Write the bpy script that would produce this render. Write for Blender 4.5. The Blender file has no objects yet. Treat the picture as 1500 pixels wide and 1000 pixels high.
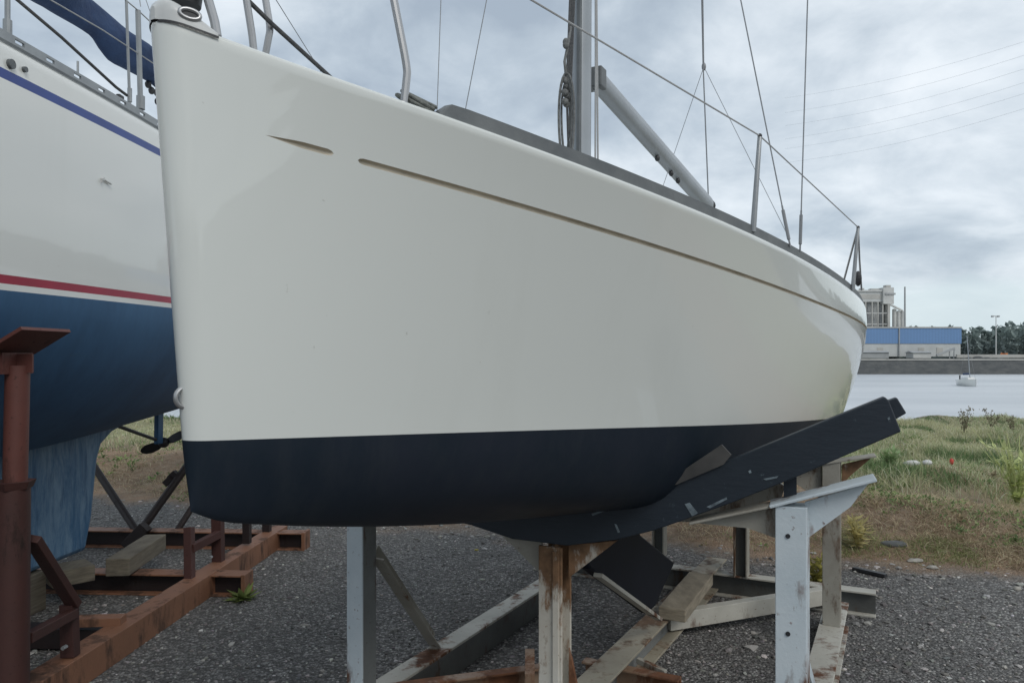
import bpy, bmesh, math, random
import numpy as np
from mathutils import Vector, Matrix
random.seed(7); RNG = np.random.default_rng(7)
SC = bpy.context.scene
COL = SC.collection
F = 1083.0            # focal length in photograph pixels (1500 wide)
CX, HZ, CH = 750.0, 522.0, 1.8   # principal column, horizon row, eye height
Z = Vector((0, 0, 1))

# ------------------------------------------------------------------ space helpers
def PX(px, py, D):
    return Vector(((px-CX)/F*D, D, CH-(py-HZ)/F*D))
def PG(px, py, z=0.0):
    return PX(px, py, (CH-z)*F/(py-HZ))
AX = Vector((0.4625, 0.8866, 0))           # axis of the big yacht and its cradle, bow -> stern
PT = Vector((0.8866, -0.4625, 0))          # to port
B0 = Vector((-0.681, 1.542, 0))            # stem at the waterline
C0 = Vector((0.183, 3.2, 0))               # middle of the front post row
TD = Vector((0.9316, -0.3635, 0))          # direction of the front post row
NX = Vector((0.0555, 0.99846, 0))          # axis of the neighbour yacht
NP = Vector((0.99846, -0.0555, 0))
N0 = Vector((-3.733, 0, 0))
def plane_hit(px, py, o, n):
    d = Vector(((px-CX)/F, 1, -(py-HZ)/F)); c = Vector((0, 0, CH))
    t = (o-c).dot(n)/d.dot(n)
    return c+d*t
def PTR(px, py, back=0.0):                 # on the plane of the front posts
    return plane_hit(px, py, C0+AX*back, Vector((-TD.y, TD.x, 0)))
def PAX(px, py, off=0.0):                  # on the yacht's centre plane
    return plane_hit(px, py, B0+PT*off, PT)
def PNX(px, py, off=0.0):                  # on a plane along the neighbour yacht
    return plane_hit(px, py, N0+NP*off, NP)
def boat(s, p, z): 
    v = B0+AX*s+PT*p; v.z = z; return v
def nb(d, p, z):
    v = N0+NX*d+NP*p; v.z = z; return v

# ------------------------------------------------------------------ mesh helpers
WPOS = {}
class MB:
    def __init__(s): s.v = []; s.f = []; s.m = []
    def add(s, vs, fs, mi=0):
        b = len(s.v); s.v += [Vector(x) for x in vs]
        for f in fs: s.f.append([b+i for i in f]); s.m.append(mi)
        return s
    def hexa(s, a, mi=0):   # 8 corners: bottom 4, top 4
        return s.add(a, [(0,3,2,1),(4,5,6,7),(0,1,5,4),(1,2,6,5),(2,3,7,6),(3,0,4,7)], mi)
    def box(s, c, dx, dy, dz, ux=Vector((1,0,0)), uy=Vector((0,1,0)), uz=Z, mi=0):
        c = Vector(c); x = Vector(ux)*dx/2; y = Vector(uy)*dy/2; z = Vector(uz)*dz/2
        return s.hexa([c-x-y-z, c+x-y-z, c+x+y-z, c-x+y-z, c-x-y+z, c+x-y+z, c+x+y+z, c-x+y+z], mi)
    def beam(s, p0, p1, w, h, up=Z, mi=0):
        p0 = Vector(p0); p1 = Vector(p1); d = (p1-p0); L = d.length; d.normalize()
        sd = d.cross(Vector(up)); sd.normalize(); u = sd.cross(d)
        return s.box((p0+p1)/2, w, L, h, sd, d, u, mi)
    def ibeam(s, p0, p1, w, h, t, up=Z, mi=0, web=None):   # flanges at +-h/2 along up
        p0 = Vector(p0); p1 = Vector(p1); d = (p1-p0).normalized()
        sd = d.cross(Vector(up)).normalized(); u = sd.cross(d); wm_ = mi if web is None else web
        s.beam(p0+u*(h-t)/2, p1+u*(h-t)/2, w, t, u, mi); s.beam(p0-u*(h-t)/2, p1-u*(h-t)/2, w, t, u, mi)
        s.beam(p0, p1, t*0.8, h-2*t, u, wm_); return s
    def angle(s, p0, p1, a, t, u, w, mi=0):      # L section: legs along u and w
        p0 = Vector(p0); p1 = Vector(p1); d = (p1-p0); L = d.length; d.normalize()
        u = (Vector(u)-d*d.dot(Vector(u))).normalized(); w = d.cross(u)*(1 if d.cross(u).dot(Vector(w)) > 0 else -1)
        m = (p0+p1)/2
        s.box(m+u*a/2+w*t/2, a, t, L, u, w, d, mi); s.box(m+u*t/2+w*(t+(a-t)/2), t, a-t, L, u, w, d, mi); return s
    def tube(s, pts, r, n=8, mi=0, cap=True, closed=False):
        pts = [Vector(p) for p in pts]; N = len(pts); rs = r if hasattr(r, '__len__') else [r]*N
        b = len(s.v); ref = None
        for i, p in enumerate(pts):
            a = pts[(i-1) % N] if (i > 0 or closed) else p; c = pts[(i+1) % N] if (i < N-1 or closed) else p
            d = (c-a).normalized()
            if ref is None: ref = d.orthogonal().normalized()
            ref = (ref-d*ref.dot(d)).normalized(); w = d.cross(ref)
            for k in range(n):
                t = 2*math.pi*k/n; s.v.append(p+(ref*math.cos(t)+w*math.sin(t))*rs[i])
        for i in range(N if closed else N-1):
            j = (i+1) % N
            for k in range(n):
                l = (k+1) % n; s.f.append([b+i*n+k, b+i*n+l, b+j*n+l, b+j*n+k]); s.m.append(mi)
        if cap and not closed:
            s.f.append([b+k for k in range(n)][::-1]); s.m.append(mi)
            s.f.append([b+(N-1)*n+k for k in range(n)]); s.m.append(mi)
        return s
    def prism(s, poly, ext, mi=0):
        poly = [Vector(p) for p in poly]; ext = Vector(ext); n = len(poly)
        return s.add(poly+[p+ext for p in poly], [list(range(n))[::-1], [n+i for i in range(n)]]+[(i, (i+1) % n, n+(i+1) % n, n+i) for i in range(n)], mi)
    def ball(s, c, rx, ry, rz, nu=12, nv=8, mi=0):
        c = Vector(c); vs = [c+Vector((0,0,-rz))]
        for j in range(1, nv):
            a = -math.pi/2+math.pi*j/nv
            for i in range(nu):
                t = 2*math.pi*i/nu; vs.append(c+Vector((rx*math.cos(a)*math.cos(t), ry*math.cos(a)*math.sin(t), rz*math.sin(a))))
        vs.append(c+Vector((0,0,rz))); fs = []
        for i in range(nu):
            k = (i+1) % nu; fs.append((0, 1+k, 1+i)); fs.append((len(vs)-1, 1+(nv-2)*nu+i, 1+(nv-2)*nu+k))
            for j in range(nv-2): fs.append((1+j*nu+i, 1+j*nu+k, 1+(j+1)*nu+k, 1+(j+1)*nu+i))
        return s.add(vs, fs, mi)
    def grid(s, rows, mi=None, flip=False):       # rows of equal length point lists
        n = len(rows[0]); b = len(s.v)
        for r in rows: s.v += [Vector(p) for p in r]
        for j in range(len(rows)-1):
            for i in range(n-1):
                q = [b+j*n+i, b+j*n+i+1, b+(j+1)*n+i+1, b+(j+1)*n+i]
                s.f.append(q[::-1] if flip else q); s.m.append(mi(j, i) if callable(mi) else (mi or 0))
        return s
    def build(s, name, mats, parent=None, smooth=False, bevel=0, fix=True):
        o0 = WPOS.get(parent.name, Vector()) if parent else Vector()
        if parent is None:
            xs = [v.x for v in s.v]; ys = [v.y for v in s.v]; zs = [v.z for v in s.v]
            o0 = Vector(((min(xs)+max(xs))/2, (min(ys)+max(ys))/2, min(zs)))
        me = bpy.data.meshes.new(name)
        me.from_pydata([tuple(v-o0) for v in s.v], [], s.f)
        if not isinstance(mats, (list, tuple)): mats = [mats]
        for m in mats: me.materials.append(m)
        me.polygons.foreach_set('material_index', s.m)
        if fix:
            bm = bmesh.new(); bm.from_mesh(me); bmesh.ops.recalc_face_normals(bm, faces=bm.faces); bm.to_mesh(me); bm.free()
        me.update()
        ob = bpy.data.objects.new(name, me); COL.objects.link(ob)
        if parent: ob.parent = parent
        else: ob.location = o0
        WPOS[ob.name] = o0
        if bevel:
            b = ob.modifiers.new('bevel', 'BEVEL'); b.width = bevel; b.segments = 2; b.limit_method = 'ANGLE'; b.angle_limit = math.radians(40)
        if smooth:
            me.shade_smooth() if smooth is True else me.shade_auto_smooth(angle=smooth) if hasattr(me, 'shade_auto_smooth') else me.shade_smooth()
            if smooth is not True:
                me.set_sharp_from_angle(angle=smooth)
        return ob
def tag(o, label=None, cat=None, group=None, kind=None):
    if label: o['label'] = label
    if cat: o['category'] = cat
    if group: o['group'] = group
    if kind: o['kind'] = kind
    return o
def thing(name, loc, label, cat, group=None):
    o = bpy.data.objects.new(name, None); COL.objects.link(o); o.location = loc; o.empty_display_size = 0.2
    WPOS[o.name] = Vector(loc); return tag(o, label, cat, group)
SH = math.radians(35)

# ------------------------------------------------------------------ materials
class NT:
    def __init__(s, name):
        s.mat = bpy.data.materials.new(name); s.mat.use_nodes = True; s.t = s.mat.node_tree; s.n = s.t.nodes; s.l = s.t.links
        s.b = s.n['Principled BSDF']; s._tc = None
    def tc(s, scale=(1,1,1), rot=(0,0,0)):
        if s._tc is None: s._tc = s.n.new('ShaderNodeTexCoord')
        m = s.n.new('ShaderNodeMapping'); m.inputs['Scale'].default_value = scale; m.inputs['Rotation'].default_value = rot
        s.l.new(s._tc.outputs['Object'], m.inputs['Vector']); return m.outputs[0]
    def noise(s, scale=5, detail=5, rough=.55, vec=None, dist=0):
        n = s.n.new('ShaderNodeTexNoise'); n.inputs['Scale'].default_value = scale; n.inputs['Detail'].default_value = detail
        n.inputs['Roughness'].default_value = rough; n.inputs['Distortion'].default_value = dist
        s.l.new(vec if vec is not None else s.tc(), n.inputs['Vector']); return n.outputs['Fac']
    def vor(s, scale, vec=None, feat='F1', out='Distance'):
        n = s.n.new('ShaderNodeTexVoronoi'); n.inputs['Scale'].default_value = scale; n.feature = feat
        s.l.new(vec if vec is not None else s.tc(), n.inputs['Vector']); return n.outputs[out]
    def ramp(s, fac, stops):
        r = s.n.new('ShaderNodeValToRGB'); s.l.new(fac, r.inputs[0]); e = r.color_ramp.elements
        while len(e) < len(stops): e.new(0.5)
        for i, (p, c) in enumerate(stops):
            e[i].position = p; e[i].color = (c, c, c, 1) if not hasattr(c, '__len__') else (*c[:3], 1)
        return r.outputs[0]
    def mix(s, fac, a, b, mode='MIX'):
        m = s.n.new('ShaderNodeMix'); m.data_type = 'RGBA'; m.blend_type = mode
        for sock, val in ((m.inputs[0], fac), (m.inputs[6], a), (m.inputs[7], b)):
            if hasattr(val, 'links') or isinstance(val, bpy.types.NodeSocket): s.l.new(val, sock)
            elif hasattr(val, '__len__'): sock.default_value = (*val[:3], 1)
            else: sock.default_value = val
        return m.outputs[2]
    def math(s, op, a, b=0.0, clamp=False):
        m = s.n.new('ShaderNodeMath'); m.operation = op; m.use_clamp = clamp
        for i, val in enumerate((a, b)):
            if isinstance(val, bpy.types.NodeSocket): s.l.new(val, m.inputs[i])
            else: m.inputs[i].default_value = val
        return m.outputs[0]
    def set(s, key, val):
        if isinstance(val, bpy.types.NodeSocket): s.l.new(val, s.b.inputs[key])
        elif hasattr(val, '__len__'): s.b.inputs[key].default_value = (*val[:3], 1)
        else: s.b.inputs[key].default_value = val
        return s
    def bump(s, h, strength=.3, dist=.01):
        b = s.n.new('ShaderNodeBump'); b.inputs['Strength'].default_value = strength; b.inputs['Distance'].default_value = dist
        s.l.new(h, b.inputs['Height']); s.l.new(b.outputs[0], s.b.inputs['Normal']); return s
def varied(name, c, c2=None, scale=6, rough=.5, metal=0, bump=0, bscale=60, bdist=.003, lo=.35, hi=.7, spec=.5):
    t = NT(name); c2 = c2 or tuple(x*.7 for x in c)
    n = t.noise(scale, 6, .6)
    t.set('Base Color', t.mix(t.ramp(n, [(lo, 0.), (hi, 1.)]), c, c2)).set('Roughness', rough).set('Metallic', metal).set('Specular IOR Level', spec)
    if bump: t.bump(t.noise(bscale, 4), bump, bdist)
    return t.mat
def rusty(name, paint, paint2, rust=(.16,.065,.028), amt=.5, scale=5, stretch=(1,1,.35), rough=.55, zr=None):
    t = NT(name); v = t.tc(stretch)
    p = t.mix(t.ramp(t.noise(3.5, 6, .65), [(.35, 0.), (.68, 1.)]), paint, paint2)
    rr = t.mix(t.ramp(t.noise(18, 5, .6), [(.3, 0.), (.7, 1.)]), rust, tuple(x*.4 for x in rust))
    nz = t.noise(scale, 9, .68, v)
    if zr:      # more rust between heights zr[0] (none) and zr[1] (full)
        sz = t.n.new('ShaderNodeSeparateXYZ'); t.l.new(t.tc(), sz.inputs[0]); mr = t.n.new('ShaderNodeMapRange'); t.l.new(sz.outputs[2], mr.inputs[0])
        mr.inputs[1].default_value, mr.inputs[2].default_value = min(zr[:2]), max(zr[:2]); mr.inputs[3].default_value, mr.inputs[4].default_value = (0, zr[2]) if zr[0] < zr[1] else (zr[2], 0)
        nz = t.math('ADD', nz, mr.outputs[0])
    m = t.ramp(nz, [(amt, 0.), (amt+.09, 1.)])
    sp = t.ramp(t.noise(42, 4, .6), [(.64, 0.), (.72, .7)])
    m2 = t.math('MAXIMUM', m, sp)
    t.set('Base Color', t.mix(m2, p, rr)).set('Roughness', t.math('ADD', t.math('MULTIPLY', m2, .25), rough))
    t.bump(t.math('ADD', t.noise(70, 5), t.math('MULTIPLY', m2, .6)), .35, .003)
    return t.mat
M = {}
def gel(name, c, stain):
    t = NT(name)
    n = t.ramp(t.noise(.9, 2, .4), [(.2, 0.), (.8, 1.)])
    st = t.ramp(t.noise(2.2, 5, .55, t.tc((1.6, 1.6, .18))), [(.55, 0.), (.95, .30)])
    base = t.mix(st, t.mix(n, c, tuple(x*.97 for x in c)), stain)
    base = t.mix(t.ramp(t.noise(38, 3, .6), [(.74, 0.), (.80, .4)]), base, (.30,.29,.25))
    t.set('Base Color', base).set('Roughness', .24).set('Coat Weight', .8).set('Coat IOR', 1.52).set('Coat Roughness', .03).set('Specular IOR Level', .4)
    t.bump(t.noise(2.4, 2, .45), .05, .02)
    return t.mat
M['gel'] = gel('white_gelcoat', (.69,.71,.675), (.52,.525,.48))
M['gel2'] = gel('neighbour_gelcoat', (.745,.75,.715), (.61,.61,.56))
M['groove'] = varied('cove_beige', (.54,.49,.40), (.42,.38,.30), 12, .6)
t = NT('navy_antifouling')
af = t.mix(t.ramp(t.noise(1.6, 7, .65, t.tc((1, 1, .6))), [(.35, 0.), (.65, 1.)]), (.0185,.0235,.035), (.0072,.0155,.0245))
af = t.mix(t.ramp(t.noise(9, 6, .7, t.tc((1.4, 1.4, .25))), [(.5, 0.), (.8, .5)]), af, (.031,.037,.043))
t.set('Base Color', af).set('Roughness', .5).set('Specular IOR Level', .2).bump(t.noise(35, 4), .12, .003)
M['navy'] = t.mat
M['keelnavy'] = varied('keel_navy', (.0065,.0085,.017), (.004,.006,.011), 4, .6, 0, .1, 30, .003, spec=.2)
t = NT('blue_antifouling')
v = t.tc((2.2, 2.2, .5))
a = t.mix(t.ramp(t.noise(2.2, 8, .65, v), [(.35, 0.), (.7, 1.)]), (.035,.112,.225), (.020,.075,.16))
a = t.mix(t.ramp(t.noise(7, 6, .7, t.tc((.4, .4, 2.5))), [(.62, 0.), (.75, .35)]), a, (.06,.11,.14))
t.set('Base Color', a).set('Roughness', .55).bump(t.noise(30, 4), .15, .003); M['blue_af'] = t.mat
t = NT('streaked_blue_keel')
v = t.tc((8, 6, 1.3))
a = t.mix(t.ramp(t.noise(1.6, 9, .75, v, .6), [(.36, 0.), (.64, 1.)]), (.034,.118,.235), (.18,.29,.40))
a = t.mix(t.ramp(t.noise(2.4, 7, .7, t.tc((7, 7, 1.2))), [(.5, 0.), (.72, .8)]), a, (.016,.065,.15))
t.set('Base Color', a).set('Roughness', .6).bump(t.noise(25, 5), .25, .004); M['keel_blue'] = t.mat
M['red'] = varied('red_boot_stripe', (.36,.022,.055), (.28,.02,.045), 5, .3)
M['bstripe'] = varied('blue_cove_stripe', (.020,.055,.27), (.018,.045,.21), 5, .3)
M['alu'] = varied('anodised_alloy', (.33,.345,.35), (.25,.26,.265), 8, .42, .55, .05)
M['rail'] = varied('weathered_toe_rail', (.115,.125,.13), (.17,.18,.18), 9, .55, .3, .2, 40)
M['mast'] = varied('mast_alloy', (.34,.365,.385), (.29,.31,.325), 3, .42, .3)
M['steel'] = varied('stainless', (.44,.44,.44), (.36,.36,.36), 3, .36, .8)
M['wire'] = varied('rigging_wire', (.27,.28,.29), (.22,.23,.24), 3, .5, .2)
M['wirelight'] = varied('white_lifeline', (.42,.43,.43), (.36,.36,.36), 3, .5, .0)
M['dark'] = varied('dark_plastic', (.035,.037,.04), (.02,.02,.022), 10, .5)
M['white_gl'] = varied('white_moulding', (.60,.61,.60), (.52,.53,.52), 7, .3)
M['rope'] = varied('grey_rope', (.22,.23,.21), (.10,.105,.10), 90, .9, 0, .6, 220, .003)
M['ropemid'] = varied('faded_rope', (.20,.205,.20), (.09,.092,.09), 70, .9, 0, .6, 220, .003)
M['ropedk'] = varied('dark_rope', (.06,.062,.065), (.11,.11,.11), 90, .9, 0, .6, 220, .003)
M['canvas'] = varied('navy_canvas', (.024,.055,.135), (.013,.032,.09), 5, .8, 0, .5, 12, .03)
M['galv'] = rusty('grey_painted_steel', (.50,.565,.60), (.60,.65,.675), amt=.595, zr=(.75, .15, .11), scale=4)
M['shadesteel2'] = rusty('shaded_grey_steel', (.20,.21,.205), (.14,.145,.14), rust=(.15,.085,.05), amt=.6)  # shade on the post side and spine web painted as darker steel
M['shadesteel'] = rusty('shaded_web', (.10,.105,.10), (.065,.066,.062), rust=(.11,.06,.035), amt=.55)  # shade of beam sides and recessed webs put into the colour, plus rust
M['galvr'] = rusty('rusty_white_steel', (.48,.465,.41), (.35,.335,.29), amt=.505, scale=4)
M['rustpost'] = rusty('rust_streaked_steel', (.56,.54,.48), (.45,.41,.345), rust=(.26,.145,.075), amt=.525, scale=7, stretch=(1.3,1.3,.5), zr=(.72, 1.0, .2))
M['rust'] = rusty('rusted_channel', (.25,.14,.08), (.34,.27,.20), rust=(.22,.09,.04), amt=.42)
M['dirty'] = rusty('dirty_cream_steel', (.36,.345,.30), (.26,.24,.20), rust=(.15,.08,.04), amt=.55, scale=6)
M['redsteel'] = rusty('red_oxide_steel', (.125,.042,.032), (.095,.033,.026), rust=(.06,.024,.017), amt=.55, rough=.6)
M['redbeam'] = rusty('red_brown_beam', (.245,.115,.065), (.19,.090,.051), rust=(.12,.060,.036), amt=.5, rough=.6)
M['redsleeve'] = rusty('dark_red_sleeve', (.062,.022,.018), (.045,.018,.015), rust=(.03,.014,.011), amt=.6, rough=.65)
M['redshade'] = rusty('shaded_red_steel', (.017,.009,.009), (.012,.008,.008), rust=(.02,.010,.008), amt=.55, rough=.6)  # red steel darkened to paint in the shadow under the neighbour hull
M['oldboard'] = varied('old_grey_board', (.075,.072,.068), (.04,.04,.04), 8, .8, 0, .4, 30)
t = NT('navy_painted_wood')
t.set('Base Color', t.mix(t.ramp(t.noise(24, 8, .75), [(.63, 0.), (.73, 1.)]), t.mix(t.ramp(t.noise(4, 6), [(.35, 0.), (.7, 1.)]), (.0085,.0155,.0245), (.0155,.023,.034)), (.11,.15,.17)))
t.set('Roughness', .55).bump(t.noise(16, 6, .6, t.tc((1, 1, 4))), .3, .004); M['bunk'] = t.mat
t = NT('weathered_timber')
g = t.noise(5, 8, .65, t.tc((2, .8, 9), (0, 0, .48)))
t.set('Base Color', t.mix(t.ramp(g, [(.3, 0.), (.7, 1.)]), (.34,.295,.22), (.15,.125,.09))).set('Roughness', .85).bump(g, .5, .006); M['wood'] = t.mat
t = NT('dark_timber')
g = t.noise(5, 8, .65, t.tc((2, .8, 9), (0, 0, .1)))
t.set('Base Color', t.mix(t.ramp(g, [(.3, 0.), (.7, 1.)]), (.20,.175,.13), (.085,.072,.055))).set('Roughness', .85).bump(g, .5, .006); M['wood2'] = t.mat
def attr_mat(name, rough=.9, trans=0, spec=.3):
    t = NT(name); a = t.n.new('ShaderNodeAttribute'); a.attribute_name = 'Col'
    t.set('Base Color', a.outputs['Color']).set('Roughness', rough).set('Specular IOR Level', spec)
    if trans:
        tr = t.n.new('ShaderNodeBsdfTranslucent'); t.l.new(a.outputs['Color'], tr.inputs[0]); mx = t.n.new('ShaderNodeMixShader'); mx.inputs[0].default_value = trans
        t.l.new(t.b.outputs[0], mx.inputs[1]); t.l.new(tr.outputs[0], mx.inputs[2]); t.l.new(mx.outputs[0], t.n['Material Output'].inputs[0])
    return t.mat
M['stone'] = attr_mat('gravel_stone'); M['blade'] = attr_mat('grass_blade', .8, .35)
M['leaf'] = attr_mat('far_leaf', .95, .2, 0)

# ground: gravel yard that turns into a rough bank beyond a ragged oblique edge
t = NT('yard_and_bank')
sep = t.n.new('ShaderNodeSeparateXYZ'); t.l.new(t.tc(), sep.inputs[0])
X, Y = sep.outputs[0], sep.outputs[1]
edge = t.math('ADD', t.math('SUBTRACT', Y, 7.45), t.math('MULTIPLY', X, .37))
edge = t.math('ADD', edge, t.math('MULTIPLY', t.math('SUBTRACT', t.noise(1.1, 6, .65), .5), 1.6))
k = t.ramp(t.math('ADD', t.math('MULTIPLY', edge, 1.6), .5, True), [(0., 0.), (1., 1.)])
vc = t.vor(60, None, 'F1', 'Color'); vs_ = t.n.new('ShaderNodeSeparateColor'); t.l.new(vc, vs_.inputs[0])
gcol = t.ramp(vs_.outputs[0], [(0., (.09,.087,.083)), (.5, (.155,.15,.144)), (.8, (.25,.243,.233)), (.94, (.37,.36,.345)), (1., (.42,.41,.39))])
gcol = t.mix(t.ramp(t.noise(.7, 5, .6), [(.35, 0.), (.7, .4)]), gcol, (.095,.092,.089))
vd = t.vor(60)
gcol = t.mix(t.ramp(vd, [(.3, 0.), (.8, .55)]), gcol, (.045,.044,.043))
s1 = t.mix(t.ramp(t.noise(1.7, 8, .7), [(.35, 0.), (.65, 1.)]), (.30,.20,.13), (.165,.115,.075))
s1 = t.mix(t.ramp(t.noise(9, 8, .7), [(.45, 0.), (.75, .7)]), s1, (.33,.28,.21))
far = t.ramp(t.math('MULTIPLY', t.math('SUBTRACT', edge, 3.4), .45, True), [(0., 0.), (1., 1.)])
s2 = t.mix(t.ramp(t.noise(1.5, 7, .65), [(.35, 0.), (.65, 1.)]), (.22,.225,.13), (.30,.275,.17))
soil = t.mix(far, s1, s2)
soil = t.mix(t.ramp(t.math('MULTIPLY', t.math('SUBTRACT', t.math('ADD', Y, t.noise(.8, 4)), 19.9), .8, True), [(0., 0.), (1., 1.)]), soil, (.27,.235,.19))
t.set('Base Color', t.mix(k, gcol, soil)).set('Roughness', .92).set('Specular IOR Level', .25)
t.bump(t.math('ADD', t.math('MULTIPLY', vd, -1.0), t.math('MULTIPLY', t.noise(14, 6), .6)), .8, .018); M['ground'] = t.mat
t = NT('river_water')
t.set('Base Color', t.mix(t.ramp(t.noise(.05, 6, .6, t.tc((.25, 1, 1))), [(.35, 0.), (.65, 1.)]), (.42,.45,.475), (.56,.585,.605))).set('Roughness', .35).set('Specular IOR Level', .5)  # bright sky reflection and ripple tones painted into the base colour
t.bump(t.noise(.9, 6, .6, t.tc((.5, 1.2, 1))), .8, .3); M['water'] = t.mat
t = NT('quay_stone')
a = t.mix(t.ramp(t.noise(.35, 8, .65, t.tc((1, 1, 2.5))), [(.35, 0.), (.65, 1.)]), (.075,.08,.083), (.12,.123,.12))
t.set('Base Color', a).set('Roughness', .9).bump(t.noise(.8, 5), .5, .4); M['quay'] = t.mat
M['land'] = varied('far_land', (.27,.27,.24), (.19,.20,.17), .08, .95)
M['pale'] = varied('pale_concrete', (.46,.45,.42), (.34,.335,.315), .25, .85)
M['shedblue'] = varied('blue_cladding', (.125,.215,.46), (.10,.185,.42), .15, .5)
def ribs(name, c):
    t = NT(name); w_ = t.n.new('ShaderNodeTexWave'); w_.bands_direction = 'X'; w_.inputs['Scale'].default_value = .35; t.l.new(t.tc(), w_.inputs['Vector'])
    n_ = t.noise(.12, 6, .6, t.tc((1, 1, 3)))
    t.set('Base Color', t.mix(t.ramp(n_, [(.3, 0.), (.7, .5)]), t.mix(t.math('MULTIPLY', w_.outputs['Fac'], .35), c, tuple(x*.7 for x in c)), tuple(x*.8 for x in c))).set('Roughness', .6); return t.mat
M['shedblue'] = ribs('ribbed_blue_cladding', (.14,.26,.47))
M['shedwhite'] = varied('white_cladding', (.52,.53,.52), (.42,.43,.42), .25, .6)  # far-shore cladding and concrete are lightened to paint in aerial haze
M['conc'] = varied('grey_concrete', (.55,.55,.53), (.42,.425,.415), .3, .85)
M['concd'] = varied('dark_concrete', (.36,.37,.37), (.27,.28,.283), .3, .85)
M['orange'] = varied('orange_paint', (.55,.17,.03), (.4,.12,.03), 1, .5)
M['glassd'] = varied('dark_window', (.03,.035,.04), (.02,.022,.025), 1, .1)

# ------------------------------------------------------------------ spline helpers
def nspline(x, y):
    x = np.asarray(x, float); y = np.asarray(y, float); n = len(x); h = np.diff(x)
    A = np.zeros((n, n)); r = np.zeros(n); A[0, 0] = A[-1, -1] = 1
    for i in range(1, n-1):
        A[i, i-1] = h[i-1]; A[i, i] = 2*(h[i-1]+h[i]); A[i, i+1] = h[i]
        r[i] = 3*((y[i+1]-y[i])/h[i]-(y[i]-y[i-1])/h[i-1])
    c = np.linalg.solve(A, r); b = np.diff(y)/h-h*(2*c[:-1]+c[1:])/3; d = np.diff(c)/(3*h)
    def f(q):
        q = np.asarray(q, float); i = np.clip(np.searchsorted(x, q)-1, 0, n-2); t_ = q-x[i]
        return y[i]+b[i]*t_+c[i]*t_**2+d[i]*t_**3
    return f

# ================================================================== THE BIG WHITE YACHT
yacht = thing('sailing_yacht', boat(3.2, 0, 0.3), 'white sailing yacht with plumb bow and navy bottom, propped on the grey steel cradle', 'yacht')
L = 7.0
bS = nspline([0, .5, 1, 1.5, 2, 3, 4, 4.6, 5.2, 6, 7], [.0, .302, .53, .70, .832, 1.02, 1.112, 1.092, 1.055, .98, .85])
bW = nspline([0, .5, 1, 1.5, 2, 3, 4, 5, 6, 7], [.0, .148, .312, .487, .66, .885, .968, .90, .74, .52])
bR = nspline([0, .5, 1, 1.5, 2, 3, 4, 4.6, 5.2, 6, 7], [.0, .264, .482, .656, .797, 1.005, 1.115, 1.095, 1.055, .975, .83])
sheer_px = ([228, 270, 315, 393, 483, 583, 643, 700, 743, 836, 929, 1006, 1100, 1150, 1198, 1246, 1260],
            [33, 42, 54, 80, 112, 147, 168, 192, 210, 242, 276, 306, 340, 367, 396, 423, 440])
strake_px = ([240, 393, 493, 528, 650, 700, 783, 860, 1000, 1100, 1150, 1198, 1246], [158, 200, 227, 237, 270, 284, 308, 331, 372, 406, 423, 444, 468])
water_px = ([272, 400, 560, 700, 850, 1000, 1100, 1190], [647, 642, 636, 632, 628, 623.5, 620, 616])
def shift(d, z): return -.085*(z-1.62)*max(0, 1-d/2.0)
def zfit(b, data, deg=4, smax=3.9, z0=1.62):
    ss = np.array([.0, .01, .02, .04, .06, .08, .15, .25, .4, .6, .8, 1, 1.3, 1.6, 2, 2.4, 2.8, 3.2, 3.6, 4.0]); ss = ss[ss <= smax]; zs = []
    for s in ss:
        p = float(b(s))+nose(s); z = z0
        for _ in range(6):
            v = B0+AX*(float(s)+shift(s, z))+PT*p; px = CX+F*v.x/v.y; y = np.interp(px, *data); z = CH-(y-HZ)/F*v.y
        zs.append(z)
    s_ext = np.array([5., 6., 7.]); sl = (zs[-1]-zs[-5])/(ss[-1]-ss[-5])
    z_ext = zs[-1]+(s_ext-ss[-1])*sl*.85
    c = np.polyfit(np.concatenate([ss, s_ext]), np.concatenate([zs, z_ext]), deg)
    return lambda q: np.polyval(c, q)
def nose(d):
    return .028*math.sqrt(max(0, 1-(1-min(max(d, 0)/.032, 1))**2))
zS = zfit(bS, sheer_px, 6, z0=2.4); zR = zfit(bR, strake_px, 5, z0=2.1); zW = zfit(bW, water_px, 2, 3.2)
zK = nspline([0, .06, .15, .29, .66, 1.16, 1.87, 3, 4, 5, 6, 7], [1.475, 1.445, 1.418, 1.385, 1.308, 1.222, 1.122, 1.01, .975, 1.0, 1.09, 1.22])
def px_of(s, b, z):
    v = boat(s+shift(s, z), float(b(s))+nose(s), 0); return CX+F*v.x/v.y
def s_at(px, b, z=2.35):
    lo, hi = 0.0, 4.0
    for _ in range(50):
        m = (lo+hi)/2
        if px_of(m, b, z) < px: lo = m
        else: hi = m
    return lo
g0, g1, g2 = s_at(393, bR, 2.15), s_at(493, bR, 2.13), s_at(528, bR, 2.12)
def hp(d, inset, dz):      # a point beside the sheer, inboard and up
    z = float(zS(d)); return boat(d+shift(d, z), float(bS(d))+nose(d)-inset, z+dz)
ST = [0, .0015, .005, .010, .016, .023, .031, .042, .06, .08, .105, .135]
x_ = .165
while x_ < 1.0: ST.append(x_); x_ += .022
while x_ < L: ST.append(x_); x_ += .07
ST.append(L)
ST = sorted(set(ST+[g0, g0+.006, g1-.012, g1-.004, g1, g2, g2+.004, g2+.012]))
def groove(s):      # (half width, depth)
    if g0 <= s <= g1:
        t_ = (s-g0)/(g1-g0); w = min(1, t_*2.0)*min(1, max(0, (g1-s)/.006))
    elif s >= g2 and s < 5.2: w = min(1, (s-g2)/.006)
    else: w = 0
    return .0076*w, .010*w
NB = 14; NT1 = 12; NT2 = 8
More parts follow.
